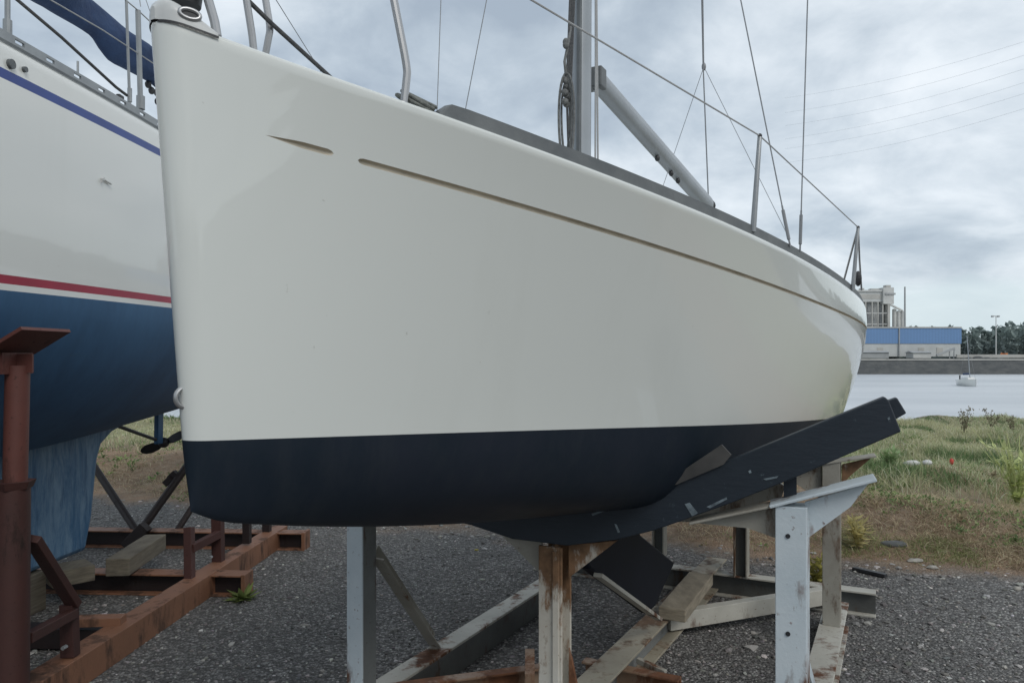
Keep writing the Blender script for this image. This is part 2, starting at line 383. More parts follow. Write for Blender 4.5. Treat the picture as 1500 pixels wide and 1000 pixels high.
def section(s):
    zs, zr, zw, zk = float(zS(s)), float(zR(s)), float(zW(s)), float(zK(s)); n = nose(s)
    ps, pr, pw = float(bS(s))+n, float(bR(s))+n, float(bW(s))+n
    k = min(1, s/2.2); fb = .66+.10*k; hb = .40-.17*k
    P = [(0, zk), (pw*fb*.5, zk+(zw-zk)*hb*.32), (pw*fb, zk+(zw-zk)*hb), (pw*(.93+.02*k), zk+(zw-zk)*.74), (pw, zw), (pr, zr), (ps, zs)]
    full = [(-a, b) for a, b in P[:0:-1]]+P
    tt = [0]
    for i in range(1, len(full)): tt.append(tt[-1]+max(1e-4, math.hypot(full[i][0]-full[i-1][0], full[i][1]-full[i-1][1])**.75))
    fp = nspline(tt, [q[0] for q in full]); fz = nspline(tt, [q[1] for q in full])
    c = len(P)-1; tK, tW, tR, tS = tt[c], tt[c+4], tt[c+5], tt[c+6]
    gw, gd = groove(s); dt = gw*(tS-tW)/max(1e-4, math.hypot(ps-pw, zs-zw))
    ts = list(np.linspace(tK, tW, NB+1)); ts += list(np.linspace(tW, tR-dt, NT1+1))[1:]
    rows = [(float(fp(q)), float(fz(q))) for q in ts]
    e0 = rows[-1]; e1 = (float(fp(tR+dt)), float(fz(tR+dt)))
    rows += [(max(0, e0[0]*.75+e1[0]*.25-gd*.9), e0[1]*.75+e1[1]*.25), (max(0, e0[0]*.2+e1[0]*.8-gd), e0[1]*.2+e1[1]*.8), e1]
    rows += [(float(fp(q)), float(fz(q))) for q in np.linspace(tR+dt, tS, NT2+1)[1:]]
    ps, zs = rows[-1]
    r = min(.016, ps*.4)
    rows += [(ps-r*.12, zs+r*.38), (ps-r*.4, zs+r*.62), (ps-r*.9, zs+r*.72)]
    return rows
hull_rows = []
for d in ST:
    sec = section(d); out = []
    for (p, z) in sec:
        s0 = -.085*(z-1.62)
        w = max(0, 1-d/2.0)
        out.append((d+s0*w, p, z))
    hull_rows.append(out)
nr = len(hull_rows[0])
iG = NB+NT1
def hmat(j, i):
    if i < NB: return 1
    if iG <= i < iG+3: 
        s = ST[j]; return 2 if ((g0 <= s < g1) or (g2 <= s < 5.2)) else 0
    return 0
mb = MB()
mb.grid([[boat(s, p, z) for s, p, z in r] for r in hull_rows], hmat)
mb.grid([[boat(s, -p, z) for s, p, z in r] for r in hull_rows], hmat, True)
last = hull_rows[-1]                                  # transom
mb.add([boat(s, p, z) for s, p, z in last]+[boat(s, -p, z) for s, p, z in last], [[i, i+1, nr+i+1, nr+i] for i in range(nr-1)], 0)
hull = mb.build('hull', [M['gel'], M['navy'], M['groove']], yacht, smooth=math.radians(50), fix=False)
bm = bmesh.new(); bm.from_mesh(hull.data); bmesh.ops.remove_doubles(bm, verts=bm.verts, dist=1e-5)
bmesh.ops.recalc_face_normals(bm, faces=bm.faces); bm.to_mesh(hull.data); bm.free()
hull.data.set_sharp_from_angle(angle=math.radians(45))
# deck
rows = []
for j, r in enumerate(hull_rows):
    s, p, z = r[-1]
    rows.append([boat(s, p*(1-2*i/10), z-.006+.05*min(1, p)*(1-(1-2*i/10)**2)) for i in range(11)])
MB().grid(rows).build('deck', M['white_gl'], yacht, smooth=True)
# low coachroof
rows = []
for i in range(17):
    t_ = i/16; s = 1.5+3.0*t_; e = math.sin(math.pi*min(1, max(0, t_*1.0)))**.35 if 0 < t_ < 1 else 0.02
    zb = float(zS(s))+.02; w = min(.52, float(bS(s))-.26); h = .26*e
    rows.append([boat(s, w*q, zb-.02+h*hh) for q, hh in ((1, 0), (.97, .5), (.9, .85), (.7, .97), (.35, 1.02), (0, 1.04), (-.35, 1.02), (-.7, .97), (-.9, .85), (-.97, .5), (-1, 0))])
MB().grid(rows).build('coachroof', M['white_gl'], yacht, smooth=True)
# toe rails
r0 = s_at(652, bS)
for sd in (1, -1):
    mb = MB(); N = 60; A = []
    for i in range(N+1):
        s = r0+(6.7-r0)*(i/N)**1.3; ins = .024; h = .050*min(1, .35+(s-r0)/.05)
        q4 = [hp(s, ins-.011, .004), hp(s, ins-.009, h), hp(s, ins+.012, h), hp(s, ins+.014, .004)]
        if sd < 0: q4 = [v-PT*(2*((v-B0).dot(PT))) for v in q4]
        A.append(q4)
    mb.grid([a+[a[0]] for a in A]); mb.add(A[0], [(0, 1, 2, 3)]); mb.add(A[-1], [(0, 1, 2, 3)])
    mb.build('toe_rail', M['rail'], yacht)
# bow fitting: moulded cap with fairlead slots
CAPL = s_at(318, bS, 2.45)
mb = MB(); rows = []
for i in range(15):
    d = CAPL*(i/14)**1.6; sec = section(max(d, 1e-4)); p, z = sec[-4]; z += .004; s = d+shift(d, z)
    hgt = .046*(1-.72*(max(0, i-4)/10)**2.0)*(.55+.45*min(1, i/4.0)); pp = p+.004
    rows.append([boat(s-(.004 if i == 0 else 0), pp*q, z+hgt*hh) for q, hh in ((1, 0), (1.0, .45), (.93, .78), (.75, .95), (.4, 1.03), (0, 1.05), (-.4, 1.03), (-.75, .95), (-.93, .78), (-1, .45), (-1, 0))])
mb.grid(rows); mb.add(rows[-1], [list(range(11))]); mb.add(rows[0], [list(range(11))])
cap = mb.build('bow_fitting', M['white_gl'], yacht, smooth=math.radians(50))
mb = MB(); rows = []
for i in range(15):
    d = CAPL*(i/14)**1.6; sec = section(max(d, 1e-4)); p, z = sec[-4]; s = d+shift(d, z)
    rows.append([boat(s, p+.0055, z-.001), boat(s, p+.0055, z+.004)])
mb.grid(rows); mb.build('seam', M['dark'], cap)
q = [PAX(278+15*math.cos(a), 21+7*math.sin(a)+4*math.cos(a), .055+.010*math.cos(a)) for a in np.linspace(0, 2*math.pi, 21)[:-1]]
MB().tube(q, .0045, 8, closed=True).build('fairlead_ring', M['steel'], cap, smooth=True)
MB().prism(q, -PT*.012).build('fairlead_slot', M['dark'], cap)
# furling drum
fp_ = PAX(272, 6)-Z*.005
mb = MB(); mb.tube([fp_, fp_+Z*.03, fp_+Z*.031, fp_+Z*.09, fp_+Z*.091, fp_+Z*.11], [.030, .034, .022, .022, .048, .048], 18); mb.tube([fp_+Z*.1, fp_+AX*.1+Z*1.4], .012, 8)
mb.build('furling_drum', M['dark'], yacht, smooth=SH)
# pulpit
def tubes(name, paths, r, m, n=8, parent=yacht): 
    mb = MB()
    for p in paths: mb.tube(p, r, n)
    return mb.build(name, m, parent, smooth=SH)
def rnd(a, b, c, n=6):       # rounded corner at b
    a, b, c = Vector(a), Vector(b), Vector(c); out = [a]; k = .14
    p, q = b+(a-b)*k, b+(c-b)*k
    for i in range(n+1): t_ = i/n; out.append(p*(1-t_)**2+b*2*t_*(1-t_)+q*t_**2)
    return out+[c]
sA = s_at(592, bS); DA = hp(sA, .07, 0).y
top = 2.86
def rail_leg(px0, y0, px1, y1, px2, y2, D, name):
    a = PX(px0, y0, D); b = PX(px1, y1, D); c = PX(px2, y2, D); d = b-a
    up = c-b; e = c+up*((top-c.z)/up.z)
    MB().tube(rnd(a-Z*.005, b, e), .0095, 10).build(name, M['steel'], pul, smooth=SH); return e
pul = thing('pulpit', boat(.2, 0, 2.4), None, None); pul.parent = yacht; pul.location = WPOS[pul.name]-WPOS[yacht.name]
e1 = rail_leg(592, 148, 597, 102, 577, 0, DA, 'leg')
e2 = rail_leg(388, 82, 396, 42, 389, 0, 2.0, 'leg')
e3 = rail_leg(318, 50, 314, 30, 305, 0, hp(s_at(330, bS, 2.45), .02, 0).y, 'leg')
e4 = rail_leg(372, 74, 369, 50, 361, 0, 1.92, 'leg')
MB().tube([e1, e3+(e1-e3)*.4+Z*.01, e3+Z*.0, (e3+e2)/2-AX*.16, e2], .0095, 10).build('top_rail', M['steel'], pul, smooth=SH)
# mast, boom and rigging
mfoot = PAX(850, 232); mtop = PAX(851, 0); mdir = (mtop-mfoot).normalized()
mbase = mfoot-mdir*((mfoot.z-2.32)/mdir.z); mhead = mfoot+mdir*7.2
mb = MB(); rows = []
for p in (mbase, mhead):
    rows.append([p+AX*.066*math.cos(a)+PT*.047*math.sin(a) for a in np.linspace(0, 2*math.pi, 25)])
mb.grid(rows); mb.add(rows[1][:-1], [list(range(24))])
mast = mb.build('mast', M['mast'], yacht, smooth=math.radians(40))
mid = PAX(842, 0, .03)
MB().beam(mbase-AX*.064+PT*.02, mhead-AX*.064+PT*.02, .03, .014, PT).build('sail_track', M['rail'], mast)
paths = []
for px0, px1, off in ((834, 838, .05), (831, 840, .02), (828, 835, .06)):
    a, b = PAX(px0+20, 230, off), PAX(px0+14, 45, off); paths.append([PAX(px1-2, 228, off), PAX(px0+2, 130, off), PAX(px0+7, 0, off), PAX(px0+2, -400, off)])
tubes('halyard', paths, .005, M['ropedk'], 6)
tubes('halyard', [[PAX(872, 246, .05), PAX(872.5, 100, .05), PAX(872, -500, .05)], [PAX(876, 247, .05), PAX(874, 0, .05), PAX(871, -500, .05)]], .0045, M['wirelight'], 6)
ba, bb = PAX(873, 116), PAX(1036, 300)
mb = MB(); rows = []
for p, sc in ((ba, 1.25), (bb, 1.55)):
    bd = (bb-ba).normalized(); sdv = bd.cross(Z).normalized(); uv = sdv.cross(bd)
    rows.append([p+sdv*.032*sc*math.cos(a)+uv*.045*sc*math.sin(a) for a in np.linspace(0, 2*math.pi, 21)])
mb.grid(rows); mb.add(rows[0][:-1], [list(range(20))]); mb.add(rows[1][:-1], [list(range(20))])
boom = mb.build('boom', M['mast'], yacht, smooth=SH)
MB().box(ba, .075, .085, .10, AX, PT, Z).build('gooseneck', M['rail'], boom, bevel=.006)
mb = MB()
for t_ in (.42, .55, .62): MB().ball(ba+(bb-ba)*t_-Z*.075+PT*.012, .016, .014, .02).build('sheave', M['dark'], boom, smooth=True)
MB().ball(bb+AX*.03, .06, .04, .05).build('end_fitting', M['dark'], boom, smooth=True)
# standing rigging
mb = MB(); J = PAX(1030, 97, 0) if False else PX(1031, 98, 7.3)
mb.tube([J, PX(1025.5, -300, 6.6)], .0048, 6); mb.tube([J, PX(955, 320, 8.0)], .003, 5); mb.tube([J, PX(1154, 345, 7.3)], .003, 5); mb.ball(J, .022, .022, .04)
mb.build('backstay', M['wire'], yacht)
MB().tube([bb+AX*.05, PX(1030, 97, 5.7), PX(1022, -300, 5.2)], .005, 6).build('topping_lift', M['wire'], yacht)
sC = s_at(1157, bS); sD = s_at(1173, bS)
c1 = hp(sC, .07, 0); c2 = hp(sD, .07, 0)
def shroud(base, px0, y0, px1, y1, D0, D1):
    a, b = PX(px0, y0, D0), PX(px1, y1, D1); d = (b-a).normalized()
    mb = MB(); mb.tube([a, b+d*2.5], .0028, 6); mb.tube([a-d*.01, a+d*.02, a+d*.022, a+d*.15, a+d*.152, a+d*.17], [.004, .004, .0075, .0075, .004, .004], 8)
    mb.build('shroud', M['wire'], yacht, smooth=SH)
shroud(c1, 1157, 358, 1085, 0, c1.y, c1.y+.08); shroud(c2, 1172, 365, 1183, 0, c2.y, c2.y-.02)
tubes('forward_stay', [[PX(640, 172, 2.5), PX(646, 0, 2.5), PX(650, -120, 2.5)]], .0016, M['wire'], 5)
tubes('forward_stay', [[PX(680, 170, 2.6), PX(713, 0, 2.6), PX(735, -120, 2.6)]], .0018, M['wire'], 5)
# stanchions and lifelines
def stanchion(px0, y0, px1, y1):
    s = s_at(px0, bS); D = hp(s, .075, 0).y; a, b = PX(px0, y0, D), PX(px1, y1, D)
    o = MB().tube([a-Z*.02, a+(b-a)*.98, b], [.0115, .0085, .006], 10).build('stanchion', M['alu'], yacht, smooth=SH)
    mb = MB(); mb.ball(b, .009, .009, .009); mb.build('stanchion_cap', M['dark'], o)
    return a, b
s1a, s1b = stanchion(1103, 332, 1113, 199)
s2a, s2b = stanchion(1249, 420, 1257, 333)
MB().tube([PX(1235, 415, s2a.y+.15), s2b], .0055, 6).build('stanchion_brace', M['steel'], yacht)
MB().tube([PX(1262, 425, s2a.y+.3), PX(1259, 380, s2a.y+.2), s2b], .0055, 6).build('stanchion_brace', M['steel'], yacht)
mb = MB(); mb.ball(PX(1257, 408, s2a.y+.2), .02, .02, .045); mb.build('rail_cleat', M['dark'], yacht)
sL = .30
lift = PX(778, 0, hp(s_at(778, bS), .04, 0).y)
MB().tube([e1, lift, s1b, s2b], .003, 6).build('lifeline', M['wirelight'], yacht)
tubes('lifeline', [[PX(398, -10, 2.05), PX(470, 105, 2.6)]], .0013, M['wire'], 5)
tubes('foredeck_line', [[PX(350, -12, 1.9), PX(398, 35, 1.98), PX(487, 116, 2.25)]], .0062, M['ropedk'], 8)
# bow eye
mb = MB(); be = PX(273, 582, 1.545); fw = -AX
q = [be-Z*.020+AX*.01]+[be-Z*.020*math.cos(a)+fw*(.004+.019*math.sin(a))-PT*.004*math.sin(a) for a in np.linspace(0, math.pi, 11)]+[be+Z*.020+AX*.01]
mb.tube(q, .0052, 10); mb.box(be+Z*.021, .012, .018, .012, AX, PT, Z); mb.box(be-Z*.021, .012, .018, .012, AX, PT, Z)
mb.build('bow_eye', M['steel'], yacht, smooth=SH)
# swing keel
poly = [(1.95, 1.10), (2.22, .795), (3.14, .300), (3.30, .306), (3.72, .455), (3.00, .79), (2.75, 1.06)]
MB().prism([boat(s, -.028, z) for s, z in poly], PT*.056).build('swing_keel', M['keelnavy'], yacht, bevel=.012)
# rope coils lying on / hanging from the yacht
mb = MB(); cc = PX(614, 156, hp(s_at(614, bS), .13, 0).y)
for k in range(5):
    rr = .034+.004*(k % 3); oo = Vector((random.uniform(-.01, .01), random.uniform(-.01, .01), .008*k-.012)); tl = random.uniform(-.25, .25)
    mb.tube([cc+oo+Vector((rr*math.cos(a)*1.1, rr*math.sin(a), .018*math.sin(a+tl*5)+tl*.03*math.cos(a))) for a in np.linspace(0, 2*math.pi, 25)[:-1]], .0048, 6, closed=True)
tag(mb.build('rope_coil', M['rope'], smooth=True), 'small grey rope coil lying on the white yacht foredeck beside a pulpit leg', 'rope')
mb = MB()
for k in range(4):
    h = .155+.02*k; w = .012+.004*k; cx_ = 830.5+1.2*(k % 2)
    c = PAX(cx_, 178, .075+.006*k)
    mb.tube([c+PT*(w*1.5*math.sin(a)-.006)+AX*.006*math.sin(2*a)+Z*h*.95*math.cos(a) for a in np.linspace(0, 2*math.pi, 29)[:-1]], .0042, 6, closed=True)
for k in range(7):
    mb.ball(PAX(830+3*math.sin(k*2.1), 126+4.5*k, .08), .016, .012, .014, 8, 6)
mb.tube([PAX(831, 130, .08), PAX(827, 90, .08), PAX(833, 60, .07), PAX(836, 40, .06)], .006, 6)
for y_ in (66, 62, 118): mb.ball(PAX(829, y_, .08), .014, .012, .018, 8, 6)
tag(mb.build('rope_coil', M['ropemid'], smooth=True), 'bundle of halyard rope hanging in loops against the mast', 'rope')

# ================================================================== GREY STEEL CRADLE
cradle = thing('boat_cradle', C0+AX*1.2, 'pale grey rust-streaked steel cradle standing under the white yacht', 'cradle')
def part(name, m, mb, parent=cradle, bevel=.003, smooth=False): return mb.build(name, m, parent, bevel=bevel, smooth=smooth)
LBc = PG(562, 1000, .17); RBc = PG(1197, 1000, .17)
def on_left(t_, z=0): v = LBc+AX*t_; v.z = z; return v
def on_right(t_, z=0): v = RBc+AX*t_; v.z = z; return v
part('side_beam', [M['galvr'], M['shadesteel']], MB().beam(on_left(-1.0, .076), on_left(2.25, .076), .117, .152, Z, 1).beam(on_left(-1.0, .161), on_left(2.25, .161), .125, .016, Z, 0))
part('side_beam', [M['galvr'], M['shadesteel']], MB().ibeam(on_right(-1.3, .085), on_right(1.40, .085), .14, .17, .014, Z, 0, 1))
# front posts
sp = Vector((-.722, 3.54, 0)); pp_ = Vector((1.082, 2.85, 0)); cp = Vector((.187, 3.2, 0))
mb = MB(); mb.beam(sp+Z*.18-AX*.045, sp+Z*1.28-AX*.045, .092, .012, AX, 0); mb.beam(sp+Z*.18+AX*.012, sp+Z*1.28+AX*.012, .084, .10, AX, 1); part('post', [M['galv'], M['shadesteel2']], mb)
mb = MB(); mb.box(pp_+Z*.70, .112, .11, 1.06, TD, AX, Z); part('post', M['galv'], mb)
mb = MB(); mb.ibeam(cp+Z*.02, cp+Z*.99, .108, .11, .014, AX); mb.box(cp-AX*.062+TD*.030+Z*.5, .028, .012, .95, TD, AX); part('post', M['rustpost'], mb)
for q_, nm_ in ((sp, 'galv'), (pp_, 'galv')):
    part('base_plate', M['dirty'], MB().box(q_+Z*.178, .19, .17, .012, TD, AX))
for q_, dz_ in ((pp_-AX*.056, .75), (pp_-AX*.056, 1.12)):
    mb = MB(); mb.tube([q_+Z*dz_-TD*.01, q_+Z*dz_-TD*.01-AX*.004], .009, 8); part('hole', M['dark'], mb, bevel=0)
# gussets of the centre post
nT = Vector((-TD.y, TD.x, 0))
def plate(name, m, pts, back, th, parent=cradle, bevel=0): return part(name, m, MB().prism([PTR(x, y, back) for x, y in pts], nT*th), parent, bevel)
plate('gusset', M['dirty'], [(736, 784), (794, 842), (794, 794), (770, 790)], 0, .012)
plate('gusset', M['rustpost'], [(833, 846), (905, 791), (870, 795), (833, 797)], 0, .012)
# navy bunk made of two planks
btop = [(690, 763), (740, 759), (810, 752), (893, 744), (941, 726), (977, 707), (1068, 674), (1204, 618), (1296, 581), (1302, 586)]
bbot = [(1320, 632), (1236, 668), (1163, 700), (1080, 733), (1000, 762), (960, 776), (905, 790), (830, 799), (750, 789), (690, 769)]
bunk = plate('bunk', M['bunk'], btop+bbot, -.06, .06, bevel=.004)
b2 = [(690, 764), (740, 760), (810, 753), (893, 745), (941, 727), (977, 708), (1068, 674), (1204, 619), (1300, 587), (1314, 582), (1328, 605), (1314, 613), (1230, 650), (1068, 715), (960, 760), (830, 784), (690, 768)]
plate('backing_plank', M['bunk'], b2, .01, .05, bunk, .004)
M['scrape'] = varied('bare_scrape', (.20,.25,.28), (.07,.09,.105), 30, .7)
for pts in ([(1003, 738), (1010, 736), (1022, 751), (1014, 756)], [(866, 752), (893, 743), (894, 745), (868, 755)], [(1118, 701), (1140, 697), (1138, 700), (1122, 703)], [(900, 767), (903, 768), (908, 779), (905, 780)], [(1035, 742), (1064, 728), (1065, 731), (1040, 744)], [(1096, 690), (1099, 688), (1101, 692), (1098, 693)], [(1300, 612), (1303, 610), (1304, 614), (1301, 615)]):
    plate('scrape', M['scrape'], pts, -.0625, .004, bunk)
st_l = [PTR(560, 690, -.0), PTR(600, 715, 0), PTR(650, 742, 0), PTR(690, 763, 0), PTR(690, 769, 0), PTR(640, 757, 0), PTR(590, 733, 0), PTR(550, 705, 0)]
part('bunk', M['bunk'], MB().prism(st_l, nT*.06))
plate('packing_board', M['oldboard'], [(962, 719), (985, 699), (1057, 651), (1071, 666), (1060, 680), (980, 714)], -.078, .016)
# port arm with tapered webs
arm_l, arm_r = PTR(1012, 763, 0), PTR(1282, 699, 0)
part('arm', M['galv'], MB().beam(PTR(1128, 738, 0), arm_r, .13, .012, Z))
part('arm', M['dirty'], MB().beam(arm_l, PTR(1127, 739, 0), .11, .010, Z))
plate('gusset', M['galv'], [(1179, 735), (1272, 708), (1246, 742), (1180, 790)], -.005, .012)
plate('gusset', M['dirty'], [(1022, 766), (1137, 743), (1137, 788), (1095, 773)], -.005, .012)
plate('spacer', M['bunk'], [(1148, 700), (1167, 694), (1167, 727), (1148, 731)], .03, .06)
plate('packing_board', M['dirty'], [(940, 765), (1060, 722), (1130, 700), (1150, 712), (1145, 728), (1010, 764)], .12, .03)
# starboard post brace
a = sp+Z*.82+AX*.07; b = PG(628, 945, .17)
part('brace', M['dirty'], MB().angle(a, b, .075, .01, PT, AX))
a = PTR(1170, 900, .1); b = PG(1200, 1010, .17)
part('brace', M['galv'], MB().beam(pp_+AX*.05+Z*.75, on_right(-.15, .17), .03, .05))
# rear cross beam, diagonal brace, rear posts
ca = PG(935, 822, .17); cb = PG(1283, 866, .17); cdir = (cb-ca).normalized()
mb = MB(); mb.ibeam(Vector((ca.x, ca.y, .085))-cdir*.9, Vector((cb.x, cb.y, .085)), .11, .17, .014, Z, 0, 1); part('cross_beam', [M['galvr'], M['shadesteel']], mb)
da, db = PG(978, 896, .17), PG(1222, 858, .17)
mb = MB(); mb.beam(Vector((da.x, da.y, .115)), Vector((db.x, db.y, .115)), .07, .11); part('diagonal_brace', M['galvr'], mb)
rp = on_right(.93, .17)
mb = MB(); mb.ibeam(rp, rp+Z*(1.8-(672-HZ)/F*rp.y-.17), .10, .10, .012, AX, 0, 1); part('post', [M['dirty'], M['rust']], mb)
rtop = rp.copy(); rtop.z = 1.8-(672-HZ)/F*rp.y
mb = MB(); mb.beam(rtop-TD*.18-Z*.05, rtop+TD*.24+Z*.035, .12, .012); part('arm', M['dirty'], mb)
mb = MB(); mb.prism([rtop+TD*.055-Z*.03, rtop+TD*.22+Z*.02, rtop+TD*.1-Z*.1, rtop+TD*.055-Z*.16], AX*.012); part('gusset', M['rustpost'], mb)
mb = MB(); mb.prism([rtop-TD*.055-Z*.04, rtop-TD*.30-Z*.10, rtop-TD*.12-Z*.22, rtop-TD*.055-Z*.25], AX*.012); part('gusset', M['dirty'], mb)
for (px, yt, yb) in ((1086, 776, 846), (966, 768, 816)):
    b = PG(px, yb-3, .17); tp = PX(px, yt, b.y)
    mb = MB(); mb.ibeam(b, b+Z*(1.15 if px > 1000 else 1.05)*(.35), .10, .10, .012, PT, 0, 1); part('post', [M['dirty'], M['shadesteel']], mb)
# rusty channels at the foot of the centre post
a, b = PG(545, 1003, .17), PG(800, 970, .17)
d = (b-a).normalized(); sdv = d.cross(Z)
def channel(a, b, h=.13, w=.07, tk=.012):
    mb = MB(); d = (b-a).normalized(); m = d.cross(Z).normalized()
    a, b = a-Z*h/2, b-Z*h/2
    mb.beam(a, b, tk, h-2*tk); mb.beam(a+Z*(h-tk)/2+m*(w/2-tk/2), b+Z*(h-tk)/2+m*(w/2-tk/2), w, tk); mb.beam(a-Z*(h-tk)/2+m*(w/2-tk/2), b-Z*(h-tk)/2+m*(w/2-tk/2), w, tk)
    return mb
part('channel', M['rust'], channel(a, b))
part('channel', M['rust'], channel(PG(858, 962, .17), PG(998, 990, .17)))
part('bracket', M['rust'], MB().beam(PG(776, 962, .2), PG(776, 1000, .17), .05, .10))
mb = MB(); mb.prism([cp+TD*.06+Z*.55, cp+TD*.075+Z*.5, cp+TD*.17+Z*.05, cp+TD*.06+Z*.05], AX*.015); part('gusset', M['rust'], mb)
a = PAX(852, 835, .02); b = PAX(945, 899, .02)
part('tie_bar', M['galvr'], MB().beam(a-Z*.01+PT*.08, b+PT*.08-Z*.015, .045, .02))
a = PG(934, 966, .12); b = PG(975, 985, .10)
part('tie_bar', M['galvr'], MB().beam(a, b, .03, .03))
# timbers under the keel
a, b = PG(893, 972, .20), PG(992, 874, .20)
d = (b-a).normalized()
M['spine'] = rusty('stained_cream_steel', (.36,.325,.25), (.25,.22,.165), rust=(.20,.12,.07), amt=.49, scale=4)
part('spine_beam', [M['spine'], M['shadesteel2']], MB().ibeam(Vector((a.x, a.y, .115))-(b-a)*.25, Vector((b.x, b.y, .115))+(b-a)*.9, .155, .17, .014, Z, 0, 1))
a, b = PG(984, 890, .285), PG(1027, 838, .285)
tag(MB().beam(Vector((a.x, a.y, .245)), Vector((b.x, b.y, .245)), .165, .075).build('timber', M['wood'], bevel=.006), 'short thick weathered plank lying on the low centre beam against the navy swing keel', 'timber')

# ================================================================== NEIGHBOUR YACHT
ny = thing('sailing_yacht', nb(5, 0, .3), 'white sailing yacht with blue and red stripes and deep blue keel, on the red cradle', 'yacht')
DS = np.linspace(-.6, 9.0, 70)
hb = nspline([-.6, .2, 1.2, 2.4, 3.6, 5.0, 6.2, 7.4, 8.3, 9.0], [.01, .42, .84, 1.12, 1.19, 1.175, 1.10, .96, .80, .62])
fl = nspline([-.6, .6, 2, 3.5, 5, 7, 9], [.06, .14, .09, .06, .05, .06, .12])
zk2 = nspline([-.6, 0, 1, 2.5, 4, 5.5, 6.3, 7.1, 8, 9], [2.05, 1.70, 1.36, 1.18, 1.14, 1.19, 1.25, 1.33, 1.58, 2.0])
rows = []; nb_b = 14
zrows = [2.113, 2.143, 2.184, 2.45, 2.80, 3.062, 3.108, 3.18, 3.243]
for d in DS:
    b = float(hb(d)); f_ = float(fl(d)); zk = float(zk2(d)); r = []
    for i in range(nb_b):
        a = math.pi/2*i/nb_b; r.append((d, b*(math.sin(a)**.9), 2.113-(2.113-zk)*(math.cos(a)**1.25)))
    for z in zrows: 
        u = (z-2.113)/1.14; r.append((d, b+f_*math.sin(u*math.pi*.62), z+.012*(d-4)+ .02*max(0, 3-d)*u))
    r.append((d, r[-1][1]-.02, r[-1][2]+.012)); rows.append(r)
def nmat(j, i):
    if i < nb_b: return 1
    k = i-nb_b
    return {1: 2, 5: 3}.get(k, 0)
mb = MB(); mb.grid([[nb(*q) for q in r] for r in rows], nmat); mb.grid([[nb(q[0], -q[1], q[2]) for q in r] for r in rows], nmat, True)
nr2 = len(rows[-1]); mb.add([nb(*q) for q in rows[-1]]+[nb(q[0], -q[1], q[2]) for q in rows[-1]], [[i, i+1, nr2+i+1, nr2+i] for i in range(nr2-1)])
nh = mb.build('hull', [M['gel2'], M['blue_af'], M['red'], M['bstripe']], ny, smooth=True, fix=False)
bm = bmesh.new(); bm.from_mesh(nh.data); bmesh.ops.remove_doubles(bm, verts=bm.verts, dist=1e-5); bmesh.ops.recalc_face_normals(bm, faces=bm.faces); bm.to_mesh(nh.data); bm.free()
MB().grid([[nb(r[-1][0], r[-1][1]*(1-2*i/8), r[-1][2]-.004+.06*(1-(1-2*i/8)**2)) for i in range(9)] for r in rows]).build('deck', M['white_gl'], ny, smooth=True)
# perforated toe rail: posts and slots as one strip with holes
for sd in (1, -1):
    mb = MB(); A = []
    def tp(d, z, o=0):
        j = np.interp(d, DS, np.arange(len(DS))); r0_ = rows[int(j)][-2]; r1_ = rows[min(len(rows)-1, int(j)+1)][-2]; f_ = j-int(j)
        return nb(d, sd*((r0_[1]*(1-f_)+r1_[1]*f_)-.012+o), (r0_[2]*(1-f_)+r1_[2]*f_)+z)
    d = .2
    while d < 7.6:
        for (d0, d1, z0, z1) in ((d, d+.21, .004, .016), (d, d+.21, .034, .046), (d, d+.15, .016, .034)):
            mb.hexa([tp(d0, z0, .006), tp(d1, z0, .006), tp(d1, z0, -.006), tp(d0, z0, -.006), tp(d0, z1, .006), tp(d1, z1, .006), tp(d1, z1, -.006), tp(d0, z1, -.006)])
        d += .21
    mb.build('toe_rail', M['alu'], ny)
    mb = MB(); A = [[tp(d, -.016, .016), tp(d, -.002, .016)] for d in np.linspace(0, 8.4, 60)]
    mb.grid(A); mb.build('rubbing_strip', M['rail'], ny)
# keel (streaky, seen below the hull)
def kz(d): return float(zk2(d))
kp = [(2.9, 1.3), (3.3, .30), (5.78, .285), (5.86, .55), (5.93, .98), (5.98, 1.09), (6.12, 1.17), (6.42, 1.245), (6.42, 1.33), (5.5, 1.35), (4, 1.35)]
mb = MB(); mb.prism([nb(d, -.10, z) for d, z in kp], NP*.20)
mb.build('keel', M['keel_blue'], ny, bevel=.05, smooth=SH)
# propeller shaft, strut and blades
sh0 = PNX(168, 622); sh1 = PNX(232, 645)
sh_o = MB().tube([sh0, sh1, sh1+(sh1-sh0)*.18], .016, 10).build('propeller_shaft', M['dark'], ny, smooth=SH)
MB().beam(PNX(233, 592), PNX(232, 650), .045, .10, NX).build('shaft_strut', M['blue_af'], ny, bevel=.012)
pr = sh1+(sh1-sh0)*.14
mb = MB(); mb.ball(pr, .05, .06, .05)
for k in range(2):
    a0 = math.radians(24+180*k); rd = Vector((math.cos(a0), 0, math.sin(a0))); tg = Vector((-math.sin(a0), .75, math.cos(a0))).normalized()
    pts = []
    for rr, ww in ((.03, .03), (.09, .05), (.16, .055), (.21, .04), (.235, .012)):
        pts.append([pr+rd*rr-tg*ww, pr+rd*rr+tg*ww+NX*.01])
    mb.grid([[q[0]-NX*.006, q[1]-NX*.006] for q in pts]); mb.grid([[q[0]+NX*.006, q[1]+NX*.006] for q in pts], flip=True)
mb.build('propeller', M['dark'], sh_o, smooth=True)
# rudder beyond (hidden behind the white yacht, kept for side views)
MB().prism([nb(8.0, -.035, 1.5), nb(7.85, -.035, .65), nb(8.3, -.035, .6), nb(8.5, -.035, 1.6)], NP*.07).build('rudder', M['blue_af'], ny, bevel=.02)
